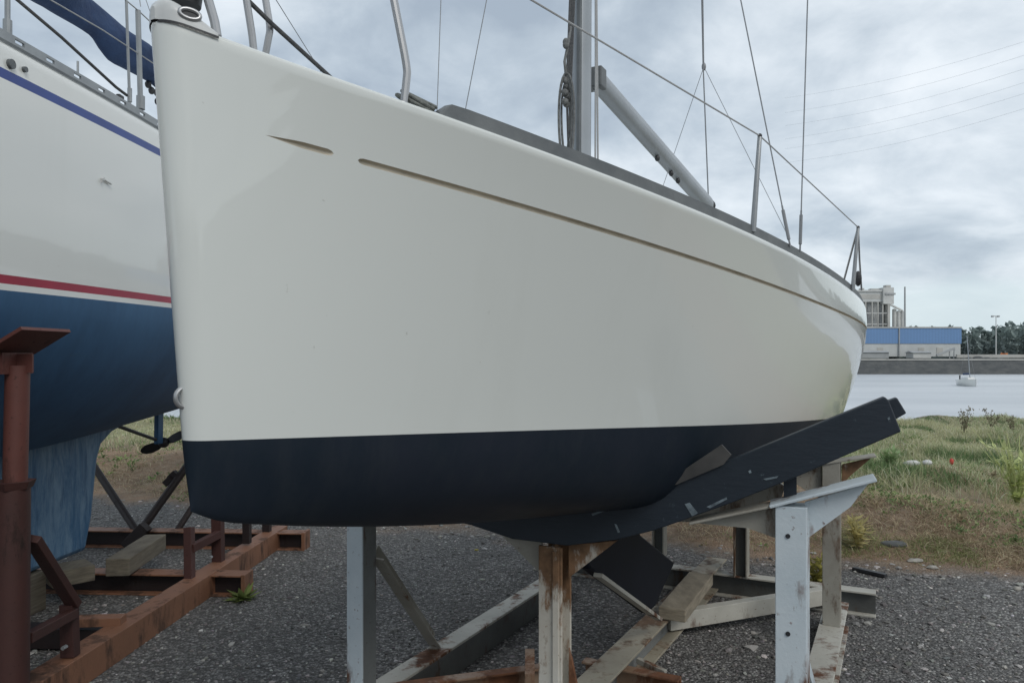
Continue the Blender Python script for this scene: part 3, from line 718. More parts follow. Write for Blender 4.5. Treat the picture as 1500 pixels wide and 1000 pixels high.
# through-hull fittings and a scuff
for (px, py, r) in ((17, 94, .022), (37, 102, .013)):
    c = plane_hit(px, py, nb(3.4, 1.256, 0), NP)
    fo = MB().tube([c-NP*.02, c+NP*.006, c+NP*.0061, c+NP*.004], [r, r, r*.7, r*.65], 16).build('skin_fitting', M['rail'], ny, smooth=SH)
    MB().tube([c+NP*.0045, c+NP*.0056], r*.62, 12).build('fitting_hole', M['dark'], fo)
mb = MB()
for x0, y0, x1, y1 in ((149, 263, 149, 268), (149, 263, 153, 261), (154, 264, 158, 267), (157, 266, 163, 270)):
    c0_, c1_ = (plane_hit(x0, y0, nb(4, 1.250, 0), NP), plane_hit(x1, y1, nb(4, 1.250, 0), NP)); mb.beam(c0_, c1_, .006, .008, NP)
mb.build('scuff_mark', M['conc'], ny)
# stanchions, lifelines, mooring line
deck_off = 1.21
def nst(px, y0, y1, r=.012, lean=0):
    a = PNX(px, y0, deck_off); b = PNX(px+lean, y1, deck_off); b = a+(b-a)*((3.90-a.z)/max(.1, (b-a).z))
    o = MB().tube([a-Z*.02, b], r, 10).build('stanchion', M['alu'], ny, smooth=SH)
    mb = MB(); mb.tube([a-Z*.01, a+Z*.07], r*1.6, 10); mb.build('stanchion_base', M['alu'], o, smooth=SH)
    return b
q0 = nst(11, 52, 0); q1 = nst(190, 147, 0, .0085, -5); q2 = nst(206, 158, 12, .016, -4)
qf = nb(1.0, .95, 3.93)
MB().tube([qf, q0, q2, nb(6.5, 1.1, 3.9)], .004, 6).build('lifeline', M['wirelight'], ny)
MB().tube([PNX(60, -8, deck_off), PNX(150, 44, deck_off), PNX(232, 98, deck_off), nb(6.5, 1.1, 3.6)], .0035, 6).build('lifeline', M['wirelight'], ny)
MB().tube([PNX(18, -6, deck_off-.1), PNX(90, 55, deck_off-.05), PNX(170, 128, deck_off), PNX(186, 140, deck_off)], .0085, 8).build('deck_line', M['ropedk'], ny, smooth=True)
for px, py in ((207, 150), (176, 143)): MB().box(PNX(px, py, deck_off), .025, .05, .028).build('deck_cleat', M['dark'], ny, bevel=.005)
MB().tube([PNX(114, 110, deck_off), PNX(114, 90, deck_off)], .006, 8).build('deck_pin', M['alu'], ny)
# boom under its sail cover
mb = MB(); top_e = [(60, -60), (130, -6), (160, 18), (185, 42), (210, 62), (226, 78), (234, 96)]; bot_e = [(20, -30), (60, 2), (95, 28), (130, 50), (148, 72), (185, 100), (215, 122)]
# ridge along the boom with a sagging belly, as sections
secs = []
for i, t_ in enumerate(np.linspace(0, 1, 22)):
    px = 20+215*t_
    yt = np.interp(px, [20, 100, 130, 160, 185, 210, 226, 236], [-80, -18, -2, 22, 45, 63, 77, 90])
    yb = np.interp(px, [20, 60, 95, 128, 140, 150, 165, 185, 205, 225, 236], [-30, 2, 27, 49, 58, 74, 92, 101, 112, 124, 133])
    a, b = PNX(px, yt), PNX(px, yb); h = (a-b).length; c = (a+b)/2; wv = .07+.035*math.sin(t_*9)+.05*(1-t_)
    secs.append([c+Z*(h/2*math.cos(q))+NP*(wv*math.sin(q)*(1+.25*math.sin(3*q+t_*14))) for q in np.linspace(0, 2*math.pi, 19)])
mb.grid(secs); mb.add(secs[0][:-1], [list(range(18))]); mb.add(secs[-1][:-1], [list(range(18))])
MBo = mb.build('sail_cover', M['canvas'], ny, smooth=True)
mb = MB()
for (px, py) in ((217, 121), (222, 130), (230, 133), (231, 146)): mb.ball(PNX(px, py+3), .03, .03, .035, 8, 6)
mb.tube([PNX(222, 115), PNX(217, 124), PNX(230, 136), PNX(231, 150)], .012, 6); mb.build('cover_tie', M['dark'], MBo)
MB().tube([nb(2.2, 0, 3.2), nb(2.2, 0, 10)], .07, 14).build('mast', M['mast'], ny, smooth=True)
MB().tube([nb(2.2, 0, 4.42), PNX(234, 112)], .05, 12).build('boom', M['mast'], ny, smooth=SH)
tubes('shroud', [[PX(206, 10, 4.8), PX(196, -60, 4.8), PX(100, -900, 5)], [PX(212, -5, 6), PX(222, 24, 6), PX(236, 60, 6.2)]], .003, M['wire'], 5, ny)

# ================================================================== RED CRADLE
rc = thing('boat_cradle', nb(5, .3, 0), 'red-brown steel cradle standing under the neighbouring striped yacht', 'cradle')
def rpart(name, m, mb, bevel=.003): return mb.build(name, m, rc, bevel=bevel)
bR0 = PG(325, 830.4, .17)                      # top right edge of the near side beam
def rb(D, off=0, z=0): v = Vector((bR0.x-.075, bR0.y, 0))+NX*(D-bR0.y)+NP*off; v.z = z; return v
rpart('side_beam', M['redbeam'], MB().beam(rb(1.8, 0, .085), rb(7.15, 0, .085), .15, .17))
rpart('side_beam', M['redshade'], MB().beam(rb(1.8, -2.3, .085), rb(7.15, -2.3, .085), .15, .17))
for D in (5.62, 6.95):
    rpart('cross_beam', [M['redbeam'], M['redshade']], MB().ibeam(rb(D, -2.2, .080), rb(D, .30, .080), .15, .16, .012, Z, 0, 1))
    mb = MB(); mb.box(rb(D, .32, .082), .03, .16, .172, NP, NX); rpart('end_plate', M['redbeam'], mb)
rpart('cross_beam', M['redshade'], MB().beam(rb(4.55, -2.2, .075), rb(4.55, -.08, .075), .12, .12))
# near prop: tall post with a tilted head plate, collar and foot frame
p0 = rb(3.52, .055, 0); hx = PX(35, 535, p0.y)
mb = MB(); mb.tube([Vector((p0.x, p0.y, .17)), Vector((p0.x+.03, p0.y, .17)) if False else Vector((p0.x+.035, p0.y, hx.z))], .052, 4 if False else 20)
prop = mb.build('prop_post', M['redsteel'], rc, smooth=SH)
mb = MB(); hc = Vector((p0.x+.03, p0.y, hx.z+.06)); tiltu = (NP*.86+Z*.50).normalized(); tn = tiltu.cross(NX).normalized()
mb.box(hc+Z*.035+NP*.02, .30, .34, .016, tiltu, NX, tn); hp = mb.build('head_plate', M['redsteel'], prop)
mb = MB(); mb.box(hc-Z*.05, .012, .2, .10, NP, NX); mb.box(hc-Z*.05, .16, .012, .09, NP, NX); mb.build('head_web', M['redsteel'], prop)
mb = MB(); mb.tube([Vector((p0.x+.01, p0.y, PX(0, 715, p0.y).z)), Vector((p0.x+.01, p0.y, PX(0, 704, p0.y).z))], [.085, .10], 6); mb.tube([Vector((p0.x+.005, p0.y, .17)), Vector((p0.x+.01, p0.y, PX(0, 715, p0.y).z))], .075, 20)
mb.build('sleeve', M['redsleeve'], prop, smooth=SH)
fD = 4.02
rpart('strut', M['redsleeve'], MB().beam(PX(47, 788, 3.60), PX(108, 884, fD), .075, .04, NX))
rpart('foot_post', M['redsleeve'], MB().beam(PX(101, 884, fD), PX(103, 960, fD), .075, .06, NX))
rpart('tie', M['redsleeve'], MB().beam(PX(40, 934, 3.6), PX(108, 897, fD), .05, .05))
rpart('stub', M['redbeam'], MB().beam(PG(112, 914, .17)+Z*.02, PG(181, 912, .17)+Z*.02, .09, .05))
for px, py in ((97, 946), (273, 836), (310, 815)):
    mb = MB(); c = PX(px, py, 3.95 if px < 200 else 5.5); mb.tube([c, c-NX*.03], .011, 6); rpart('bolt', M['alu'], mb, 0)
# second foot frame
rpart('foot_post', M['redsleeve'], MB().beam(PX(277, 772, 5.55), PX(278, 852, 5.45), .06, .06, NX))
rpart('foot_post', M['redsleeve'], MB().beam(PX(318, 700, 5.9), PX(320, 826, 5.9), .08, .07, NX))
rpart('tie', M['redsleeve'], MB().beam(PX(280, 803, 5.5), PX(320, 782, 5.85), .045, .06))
rpart('foot_post', M['redshade'], MB().beam(PX(361, 700, 6.4), PX(362, 795, 6.4), .06, .06, NX))
rpart('foot_post', M['redshade'], MB().beam(PX(391, 700, 6.9), PX(391, 782, 6.9), .07, .06, NX))
# raking shores behind the keel
for a, b, w in (((128, 668, 7.6), (205, 785, 7.0), .07), ((320, 618, 7.6), (200, 785, 7.0), .075), ((330, 668, 7.5), (256, 782, 7.05), .06)):
    rpart('shore', M['redshade'], MB().tube([PX(*a), PX(*b)], w/2, 12), 0)
for px, py, D in ((254, 696, 7.3), (247, 704, 7.28), (203, 776, 7.0)):
    mb = MB(); mb.box(PX(px, py, D), .09, .06, .06, (Vector((.7, 0, .7))), NX, Vector((-.7, 0, .7))); rpart('clamp', M['redshade'], mb)
rpart('shoe', M['redshade'], MB().beam(PX(186, 800, 6.9), PX(214, 770, 6.9), .10, .10))
# packing timbers on the red cradle
def rtimber(pa, pb, z, w, h, label, m='wood2'):
    a, b = PG(*pa, z), PG(*pb, z); a.z = b.z = z-h/2
    tag(MB().beam(a, b, w, h).build('timber', M[m], bevel=.006), label, 'timber')
rtimber((172, 818), (228, 782), .30, .17, .13, 'long timber packing laid across the red cradle crossbeams behind the blue keel')
rtimber((70, 833), (132, 822), .285, .24, .115, 'squared timber block wedged directly below the blue keel')
tag(MB().beam(nb(3.6, 0, .14), nb(5.3, 0, .14), .22, .28).build('timber', M['wood2'], bevel=.006), 'long dark timber running under the blue keel beside the red post', 'timber')

# ================================================================== GROUND, RIVER, FAR SHORE
def hgt(x, y):
    e = (y-7.45)+.37*x
    h = 0.0
    if e > 0:
        k = min(1, e/1.5); h = k*(.05*math.sin(x*1.7+y*.9)+.04*math.sin(x*3.1-y*2.3)+.05*math.sin(y*1.3))*.8+.05*k+.20*math.exp(-((e-2.4)/1.1)**2)*(.8+.2*math.sin(x*2.3))
    if y > 20.0:
        u = min(1, max(0, y-20.3-.35*math.sin(x*1.1)-.3*math.sin(x*2.7+1))/9); h = h*(1-u)-3.6*u*u*(3-2*u)
    return h
xs = np.concatenate([np.linspace(-400, -30, 12), np.linspace(-26, 26, 131), np.linspace(30, 400, 12)]); ys = np.concatenate([[-120, -60, -30, -12], np.linspace(-6, 32, 110)])
g = MB().grid([[(x, y, hgt(x, y)) for x in xs] for y in ys]).build('ground', M['ground'], smooth=True)
tag(g, kind='structure')
WZ = -3.0
tag(MB().grid([[(x, y, WZ) for x in (-700, -200, 0, 200, 700)] for y in (24, 60, 110, 205)]).build('river', M['water']), kind='structure')
# the ground object origin offset would shift the pattern: keep object space = world space
for o in (g,):
    off = o.location.copy(); o.data.transform(Matrix.Translation(off)); o.location = (0, 0, 0)
QD = 200.0
tag(MB().grid([[(x, y, z) for x in np.linspace(-500, 700, 9)] for y, z in ((201.2, .55), (260, .8), (420, 3), (900, 8), (3000, 10))]).build('far_land', M['land']), kind='structure')
mb = MB(); mb.hexa([Vector(q) for q in ((-500, 200, -3.6), (700, 200, -3.6), (700, 202, -3.6), (-500, 202, -3.6), (-500, 200.8, .75), (700, 200.8, .75), (700, 202, .75), (-500, 202, .75))])
qw = thing('quay_wall', (95, 200, WZ), 'dark stone quay wall along the far side of the river', 'quay')
mb.build('wall', M['quay'], qw)
mb = MB(); mb.box((100, 201.4, .95), 1200, 1.6, .36); mb.build('coping', M['pale'], qw)
def far_box(mb, px0, px1, y0, y1, D, dep, mi=0):
    a = PX(px0, y1, D); b = PX(px1, y0, D); mb.hexa([(a.x, D, a.z), (b.x, D, a.z), (b.x, D+dep, a.z), (a.x, D+dep, a.z), (a.x, D, b.z), (b.x, D, b.z), (b.x, D+dep, b.z), (a.x, D+dep, b.z)], mi); return mb
# blue and white shed
shed = thing('industrial_shed', PX(1300, 521, 216), 'long low shed with blue upper cladding and white lower walls across the river', 'shed')
far_box(MB(), 1130, 1407, 503, 522, 216, 30).build('lower_wall', M['shedwhite'], shed)
far_box(MB(), 1128, 1408.5, 480.5, 503, 215.8, 30.4).build('upper_cladding', M['shedblue'], shed)
far_box(MB(), 1127, 1409, 478.5, 480.5, 215.6, 30.8).build('roof', M['pale'], shed)
far_box(MB(), 1316.8, 1318.2, 480.5, 521, 215.5, .3).build('downpipe', M['concd'], shed)
for px0 in (1285, 1345, 1372): far_box(MB(), px0, px0+9, 509, 520.5, 215.9, .1).build('door', M['pale'], shed)
# low stores in front of it
for px0, px1, y0, m, lab in ((1262, 1302, 516, 'concd', 'low dark grey store in front of the white shed wall, nearest the yacht'), (1338, 1364, 516.5, 'conc', 'low pale grey store in front of the middle of the blue shed')):
    h_ = thing('low_store', PX((px0+px1)/2, 524, 209), lab, 'store')
    far_box(MB(), px0, px1, y0, 524.5, 209, 4).build('wall', M[m], h_)
    a, b = PX(px0, y0, 209), PX(px1, y0, 209)
    MB().prism([(a.x-.3, 208.6, a.z), (a.x-.3, 213.4, a.z), (a.x-.3, 211, a.z+.5)], (b.x-a.x+.6, 0, 0)).build('roof', M['concd'], h_)
# silo plant
silo = thing('silo_plant', PX(1290, 478, 245), 'grey concrete silo plant with overhanging top house above the blue shed', 'silo')
DD = 250
for i, px in enumerate((1262, 1272, 1281, 1290, 1299)):
    a, b = PX(px, 520, DD+1), PX(px, 442, DD+1)
    MB().tube([a, b], 1.02, 14).build('silo_cell', M['concd' if i % 2 else 'conc'], silo, smooth=SH)
far_box(MB(), 1256, 1304, 427, 442, DD-1.5, 5).build('top_house', M['shedwhite'], silo)
far_box(MB(), 1258, 1298, 431, 438, DD-1.55, .04).build('cladding_panel', M['pale'], silo)
far_box(MB(), 1254, 1306, 424.5, 427, DD-2, 6).build('roof', M['conc'], silo)
far_box(MB(), 1294, 1309.5, 421, 445, DD-2.5, 5).build('lift_tower', M['conc'], silo)
far_box(MB(), 1297, 1312, 429, 431.5, DD-2.8, 5).build('walkway', M['concd'], silo)
far_box(MB(), 1300.5, 1304, 445, 520, DD-2.4, 2).build('lift_leg', M['pale'], silo)
for px in (1259.5, 1268, 1277.5, 1286, 1293):
    MB().beam(PX(px, 520, DD-2), PX(px, 442, DD-2), .35, .35, NX).build('column', M['pale'], silo)
for y_ in (458, 474): far_box(MB(), 1257, 1301, y_, y_+1.2, DD-2.1, .3).build('walkway', M['conc'], silo)
for x0, x1, y0 in ((1262, 1266, 422), (1276, 1288, 422.6), (1298, 1305, 417.5)): far_box(MB(), x0, x1, y0, 426 if x0 < 1290 else 421.5, DD-1, 2).build('roof_unit', M['pale'], silo)
MB().beam(PX(1304, 446, DD-2.5), PX(1322, 455, DD-.5), .5, .5).build('chute', M['conc'], silo)
for px, yt in ((1310, 453), (1316, 456), (1322, 456)):
    MB().tube([PX(px, 520, DD), PX(px, yt, DD), PX(px, yt-1.5, DD)], [.68, .68, .15], 12).build('storage_tank', M['conc'], silo, smooth=SH)
o = MB().tube([PX(1325.5, 520, 240), PX(1325.5, 420, 240)], [.34, .24], 10).build('chimney', M['concd'], smooth=SH); tag(o, 'thin tall grey chimney beside the silo plant', 'chimney')
# conveyor, lamp mast, excavator
cv = thing('conveyor', PX(1388, 521, 206), 'slanting dark conveyor standing on the quay in front of the shed corner', 'conveyor')
MB().beam(PX(1372, 520.5, 206), PX(1398, 510, 206), .7, .55).build('belt', M['concd'], cv)
MB().beam(PX(1391, 525, 206), PX(1391, 514, 206), .25, .25, NX).build('leg', M['concd'], cv)
MB().beam(PX(1397, 525, 206), PX(1398, 511, 206), .25, .25, NX).build('leg', M['concd'], cv)
lm = thing('lamp_mast', PX(1459, 522, 206), 'tall slim lamp mast with crossbar on the quay before the trees', 'lamp')
MB().tube([PX(1459, 524, 206), PX(1459, 463, 206)], [.16, .10], 8).build('pole', M['conc'], lm)
MB().beam(PX(1453, 463, 206), PX(1464.5, 463, 206), .25, .25).build('crossbar', M['conc'], lm)
for px in (1454.5, 1463): far_box(MB(), px-1.3, px+1.3, 462, 464.5, 205.7, .5).build('floodlight', M['concd'], lm)
ex = thing('excavator', PX(1474, 526, 205), 'small orange excavator parked on the far quay', 'excavator')
mb = far_box(MB(), 1468, 1478, 524, 527, 205, 2); mb.build('track', M['concd'], ex)
far_box(MB(), 1469, 1479, 520, 524, 205, 1.8).build('body', M['orange'], ex)
far_box(MB(), 1473, 1476.5, 517, 520, 205, 1.5).build('cab', M['orange'], ex)
MB().tube([PX(1471, 521, 205.5), PX(1467, 517.5, 205.5), PX(1464, 522, 205.5)], .22, 6).build('boom_arm', M['orange'], ex)
o = far_box(MB(), 1402, 1560, 519, 524, 204.5, .6).build('boundary_wall', M['pale']); tag(o, 'low pale concrete wall on the quay below the far trees', 'wall')
for i, (px, w, h) in enumerate(((1433, 9, 3.5), (1446, 7, 2.4), (1420, 5, 2.6))):
    mb = MB(); c = PX(px, 526, 203.6); mb.ball((c.x, c.y, c.z), w*.19, .8, h*.25, 9, 6)
    tag(mb.build('rubble_heap', M['quay'], smooth=True), ['widest grey heap on the quay left of the lamp mast', 'small grey heap just left of the lamp mast', 'narrow grey heap on the quay above the moored boat'][i], 'heap')
def color_mesh(name, V, Fq, C, mat, smooth=False):
    me = bpy.data.meshes.new(name); me.from_pydata(V.tolist() if hasattr(V, 'tolist') else V, [], Fq.tolist() if hasattr(Fq, 'tolist') else Fq)
    a = me.color_attributes.new('Col', 'FLOAT_COLOR', 'POINT'); a.data.foreach_set('color', np.c_[C, np.ones(len(C))].astype(np.float32).ravel())
    me.materials.append(mat); me.update()
    if smooth: me.shade_smooth()
    o = bpy.data.objects.new(name, me); COL.objects.link(o); return o
# far wood: many crowns made of small leaf faces, one mass
V, C = [], []
for i in range(260):
    x = RNG.uniform(60, 330); y = RNG.uniform(255, 300)
    px = CX+F*x/y
    ytop = np.interp(px, [1000, 1340, 1400, 1415, 1440, 1480, 1500, 1700], [486, 478, 477, 479, 478, 473, 475, 470])+RNG.uniform(-1, 9)
    ztop = CH-(ytop-HZ)/F*y; r = RNG.uniform(2.2, 4.2); n = 170
    u = RNG.normal(size=(n, 3)); u /= np.linalg.norm(u, axis=1)[:, None]; rad = RNG.uniform(.55, 1, n)**.5
    hgt_ = max(2., ztop)
    c = np.c_[x+u[:, 0]*r*rad, y+u[:, 1]*r*rad, np.clip(ztop*.55+u[:, 2]*rad*ztop*.46, .5, None)]
    col = np.array([.028, .042, .026])*RNG.uniform(.7, 1.35)*(np.clip(.55+.55*u[:, 2], .25, 1.2)[:, None])*RNG.uniform(.7, 1.3, (n, 1))+np.array([.19, .225, .225])  # lighter crown tops and a pale haze are painted into the leaf colour
    for k in range(n):
        s_ = RNG.uniform(.3, .75); a = RNG.normal(size=3)*s_; b = RNG.normal(size=3)*s_
        V += [c[k]-a, c[k]+b, c[k]+a, c[k]-b]; C += [col[k]]*4
V = np.array(V); Fq = np.arange(len(V)).reshape(-1, 4)
o = color_mesh('far_woodland', V, Fq, np.array(C), M['leaf']); tag(o, 'dark green wood on the low hill across the river', 'trees', kind='stuff')
tag(MB().grid([[(x, y, z) for x in np.linspace(-300, 600, 30)] for y, z in ((275, 0), (300, 9.5), (420, 11), (900, 9))]).build('hill', varied('hill_green', (.09,.115,.11), (.075,.10,.10), .05, .95)), kind='structure')
# added rise, unseen right of the view, made up for its gelcoat reflection
rows = [[], [], []]; hh = 9.0
for i in range(390):
    a = math.radians(58+i*.40); hh += random.uniform(-.9, .9)+(7-hh)*.12
    if i % 9 == 0: hh = random.choice((3.5, 5, 7.5, 9.5, 11))
    for k_, (rr, z) in enumerate(((95, -3), (96, hh*.55), (97, hh))): rows[k_].append((math.sin(a)*rr, math.cos(a)*rr, z))
rows.append([(x*1.8, y*1.8, 6) for x, y, z in rows[2]])
tag(MB().grid(rows).build('hill', varied('added_rise', (.13,.15,.135), (.09,.105,.095), .2, .95)), kind='structure')
# moored boat
md = 4.8*F/(565-HZ)
mo = thing('moored_sailboat', PX(1417, 565, md), 'small white sailboat with bare mast moored on the river', 'sailboat')
c = Vector((PX(1417, 565, md).x, md, WZ)); rows = []
for t_ in np.linspace(0, 1, 15):
    yy = c.y-3.2+6.4*t_; b = 1.25*(math.sin(math.pi*(.06+.80*t_))**.7)*min(1, t_*4+.05); sh = .95+.25*(1-t_)
    dx = (t_-.5)*1.2
    rows.append([Vector((c.x+dx+b*q*(.8+.2*hh), yy, WZ-.25+(sh+.25)*hh)) for q, hh in ((-1, 1), (-.98, .6), (-.85, .3), (-.5, .02), (.5, .02), (.85, .3), (.98, .6), (1, 1))])
mb = MB(); mb.grid(rows); mb.add([q for q in rows[-1]], [list(range(8))]); mb.grid([[r[0], r[-1]] for r in rows], flip=True)
mb.build('hull', M['gel2'], mo, smooth=SH)
mb = MB(); mb.hexa([c+Vector(q) for q in ((-.7, -1.2, .9), (.75, -1.2, .9), (.95, 1.2, .9), (-.5, 1.2, .9), (-.5, -.9, 1.45), (.55, -.9, 1.45), (.75, 1.1, 1.4), (-.3, 1.1, 1.4))]); mb.build('cabin', M['white_gl'], mo, bevel=.08)
MB().tube([c+Vector((-.1, -.9, .9)), PX(1416.5, 492, md-.9)], [.075, .055], 8).build('mast', M['mast'], mo)
MB().tube([c+Vector((-.1, -.8, 2.0)), c+Vector((.45, 1.8, 1.9))], .14, 8).build('boom', M['canvas'], mo)
mb = MB(); mb.tube([PX(1416.5, 494, md-.9), c+Vector((-.62, -3.1, 1.1))], .012, 4); mb.tube([PX(1416.5, 494, md-.9), c+Vector((.6, 3.1, .9))], .012, 4); mb.build('stay', M['wire'], mo)
MB().tube([c+Vector((.35, 2.6, .8)), c+Vector((.35, 2.6, 1.7))], .11, 8).build('outboard_motor', M['dark'], mo)
# overhead wires high over the river
for y0, sl in ((52, .285), (72, .29), (92, .287), (112, .285), (128, .28), (150, .275)):
    a, b = PX(1700, y0-200*sl, 60), PX(1150, y0+350*sl*.92, 110)
    pts = [a+(b-a)*t_-Z*(1.2*math.sin(math.pi*t_)) for t_ in np.linspace(0, 1, 14)]
    tag(MB().tube(pts, .010, 4).build('overhead_wire', M['wirelight']), 'faint overhead power line crossing the cloudy sky above the river', 'power line', 'overhead power lines')

# ================================================================== GRAVEL, GRASS, WEEDS
ico = bmesh.new(); bmesh.ops.create_icosphere(ico, subdivisions=1, radius=1); iv = np.array([v.co[:] for v in ico.verts]); ifc = np.array([[v.index for v in f.verts] for f in ico.faces]); ico.free()
V, Fq, C = [], [], []; nst_ = 0; base = 0
while nst_ < 19000:
    D = 3.2+6.5*RNG.random()**1.6; px = RNG.uniform(-30, 1530); x = (px-CX)/F*D; on_edge = nst_ >= 17800
    e_ = (D-7.45)+.37*x
    if (not on_edge and e_ > .3*RNG.normal()) or (on_edge and not -.25 < e_-.25*RNG.normal() < (.9 if RNG.random() < .75 else 3.5)): continue
    r = .0042+.0095*RNG.random()**2.6
    if RNG.random() < .02: r *= 1.6
    if x > 1.3 and RNG.random() < .16: r *= 1.7
    if RNG.random() < .006: r *= 2.2
    if on_edge: r = .008+.022*RNG.random()**2
    s3 = np.array([RNG.uniform(.8, 1.5), RNG.uniform(.7, 1.1), RNG.uniform(.4, .75)])*r; a = RNG.uniform(0, 6.28)
    q = (iv+RNG.normal(0, .14, iv.shape))*s3; ca_, sa = math.cos(a), math.sin(a)
    q = np.c_[q[:, 0]*ca_-q[:, 1]*sa+x, q[:, 0]*sa+q[:, 1]*ca_+D, q[:, 2]+r*.25]
    V.append(q); Fq.append(ifc+base); base += len(iv)
    u = RNG.random(); u = u if not on_edge else .6+.4*u
    l = .10+.13*RNG.random() if u < .68 else (.23+.17*RNG.random() if u < .95 else .42+.2*RNG.random())
    col = l*np.array([1, .955, .91])*(1+RNG.normal(0, .03, 3)); C.append(np.repeat(col[None], len(iv), 0)); nst_ += 1
o = color_mesh('gravel', np.concatenate(V), np.concatenate(Fq), np.concatenate(C), M['stone']); tag(o, 'loose dark grey gravel strewn over the yard', 'gravel', kind='stuff')
def blades(name, label, n, region, hfun, wfun, cfun, lean=.5, cat='grass'):
    V, C, Fq = [], [], []; b = 0
    k = 0
    while k < n:
        p = region()
        if p is None: continue
        x, y = p; h = hfun(x, y); w = wfun(x, y); a = RNG.uniform(0, 6.28); ld = RNG.uniform(0, 6.28); l = abs(RNG.normal(0, lean))*h
        z0 = hgt(x, y)-.01; dx, dy = math.cos(a)*w, math.sin(a)*w; lx, ly = math.cos(ld)*l, math.sin(ld)*l
        V += [(x-dx, y-dy, z0), (x+dx, y+dy, z0), (x+lx*.4+dx*.7, y+ly*.4+dy*.7, z0+h*.6), (x+lx*.4-dx*.7, y+ly*.4-dy*.7, z0+h*.6), (x+lx, y+ly, z0+h*.95)]
        Fq += [(b, b+1, b+2, b+3), (b+3, b+2, b+4)]; b += 5
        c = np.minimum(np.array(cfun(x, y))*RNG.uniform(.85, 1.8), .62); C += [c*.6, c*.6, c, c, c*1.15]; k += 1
    o = color_mesh(name, V, Fq, np.array(C), M['blade']); return tag(o, label, cat, kind='stuff')
def vis(D0, D1, power, pxs):
    def f():
        D = D0+(D1-D0)*RNG.random()**power; lo, hi = pxs[RNG.integers(len(pxs))]; x = (RNG.uniform(lo, hi)-CX)/F*D
        e = (D-7.45)+.37*x
        return (x, D), e
    return f
allpx = [(60, 330), (900, 1260), (1220, 1540), (1220, 1540), (1220, 1540)]
def patch(x, y, f=1.0): return math.sin(x*1.3*f+1)+math.sin(y*1.1*f+x*.7)+.6*math.sin(x*3.3*f-y*2.1*f)
f1 = vis(6.0, 12.5, 1.2, allpx)
def reg_dry():
    p, e = f1()
    return p if e > .15+.35*abs(RNG.normal()) and e < 5.6+RNG.normal()*.7 and patch(p[0]*2.3, p[1]*2.0) > RNG.normal()*.8-.3 else None
def cdry(x, y):
    if patch(x*1.6, y*1.4) > 1.05 and RNG.random() < .7: return (.17,.20,.08) if RNG.random() < .7 else (.25,.25,.12)
    return (.40,.325,.22) if RNG.random() < .6 else ((.24,.165,.115) if RNG.random() < .6 else (.17,.15,.075)) if patch(x, y) < .9 else ((.17,.18,.08) if RNG.random() < .5 else (.34,.26,.16))
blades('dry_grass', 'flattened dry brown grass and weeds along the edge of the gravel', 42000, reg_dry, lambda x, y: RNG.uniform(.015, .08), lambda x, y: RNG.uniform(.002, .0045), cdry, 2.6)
f2 = vis(8.5, 20.5, .75, allpx)
def reg_grn():
    p, e = f2(); return p if e > 4.5+RNG.normal()*.8 else None
def cgrn(x, y):
    q = RNG.random(); pch = patch(x, y, .8)
    if patch(x*2.6, y*1.4) > 1.0 and q < .8: return (.10,.155,.065)
    if q < .58: return (.46,.42,.27)
    return (.20,.255,.12) if pch > .2 else (.31,.325,.18)
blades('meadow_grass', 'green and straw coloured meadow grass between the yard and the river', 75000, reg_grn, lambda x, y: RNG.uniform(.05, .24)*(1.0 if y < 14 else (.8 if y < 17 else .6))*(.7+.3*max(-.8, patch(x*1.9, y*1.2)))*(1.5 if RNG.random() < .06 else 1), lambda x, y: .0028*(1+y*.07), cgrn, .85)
# broad-leaved ground weeds in patches
V, C, Fq = [], [], []; b = 0; k = 0
while k < 900:
    D = RNG.uniform(6, 15); lo, hi = allpx[RNG.integers(len(allpx))]; x = (RNG.uniform(lo, hi)-CX)/F*D; e = (D-7.45)+.37*x
    if e < .1 or patch(x*1.7+2, D*1.6) < .35+RNG.normal()*.35: continue
    k += 1; base_c = np.array([(.20,.27,.10), (.13,.20,.075), (.27,.30,.15), (.30,.24,.14)][RNG.choice(4, p=[.4, .3, .18, .12])])*RNG.uniform(.75, 1.25)
    sz = RNG.uniform(.015, .04)*(1 if D < 9 else 1.4)
    for j in range(RNG.integers(8, 18)):
        a = RNG.uniform(0, 6.28); rr = abs(RNG.normal())*.06; el = RNG.uniform(.1, 1.2); d = np.array([math.cos(a)*math.cos(el), math.sin(a)*math.cos(el), math.sin(el)]); sd_ = np.array([-math.sin(a), math.cos(a), RNG.normal()*.4])
        p = np.array([x+rr*math.cos(a), D+rr*math.sin(a), hgt(x, D)+RNG.uniform(-.005, .05)]); L_ = sz*RNG.uniform(.7, 1.5)
        V += [p, p+d*L_*.5+sd_*L_*.3, p+d*L_, p+d*L_*.5-sd_*L_*.3]; Fq.append((b, b+1, b+2, b+3)); b += 4; C += [base_c*RNG.uniform(.6, 1.4)]*4
o = color_mesh('ground_weeds', np.array(V), Fq, np.array(C), M['blade']); tag(o, 'low broad-leaved weeds scattered in patches over the bank', 'weeds', kind='stuff')
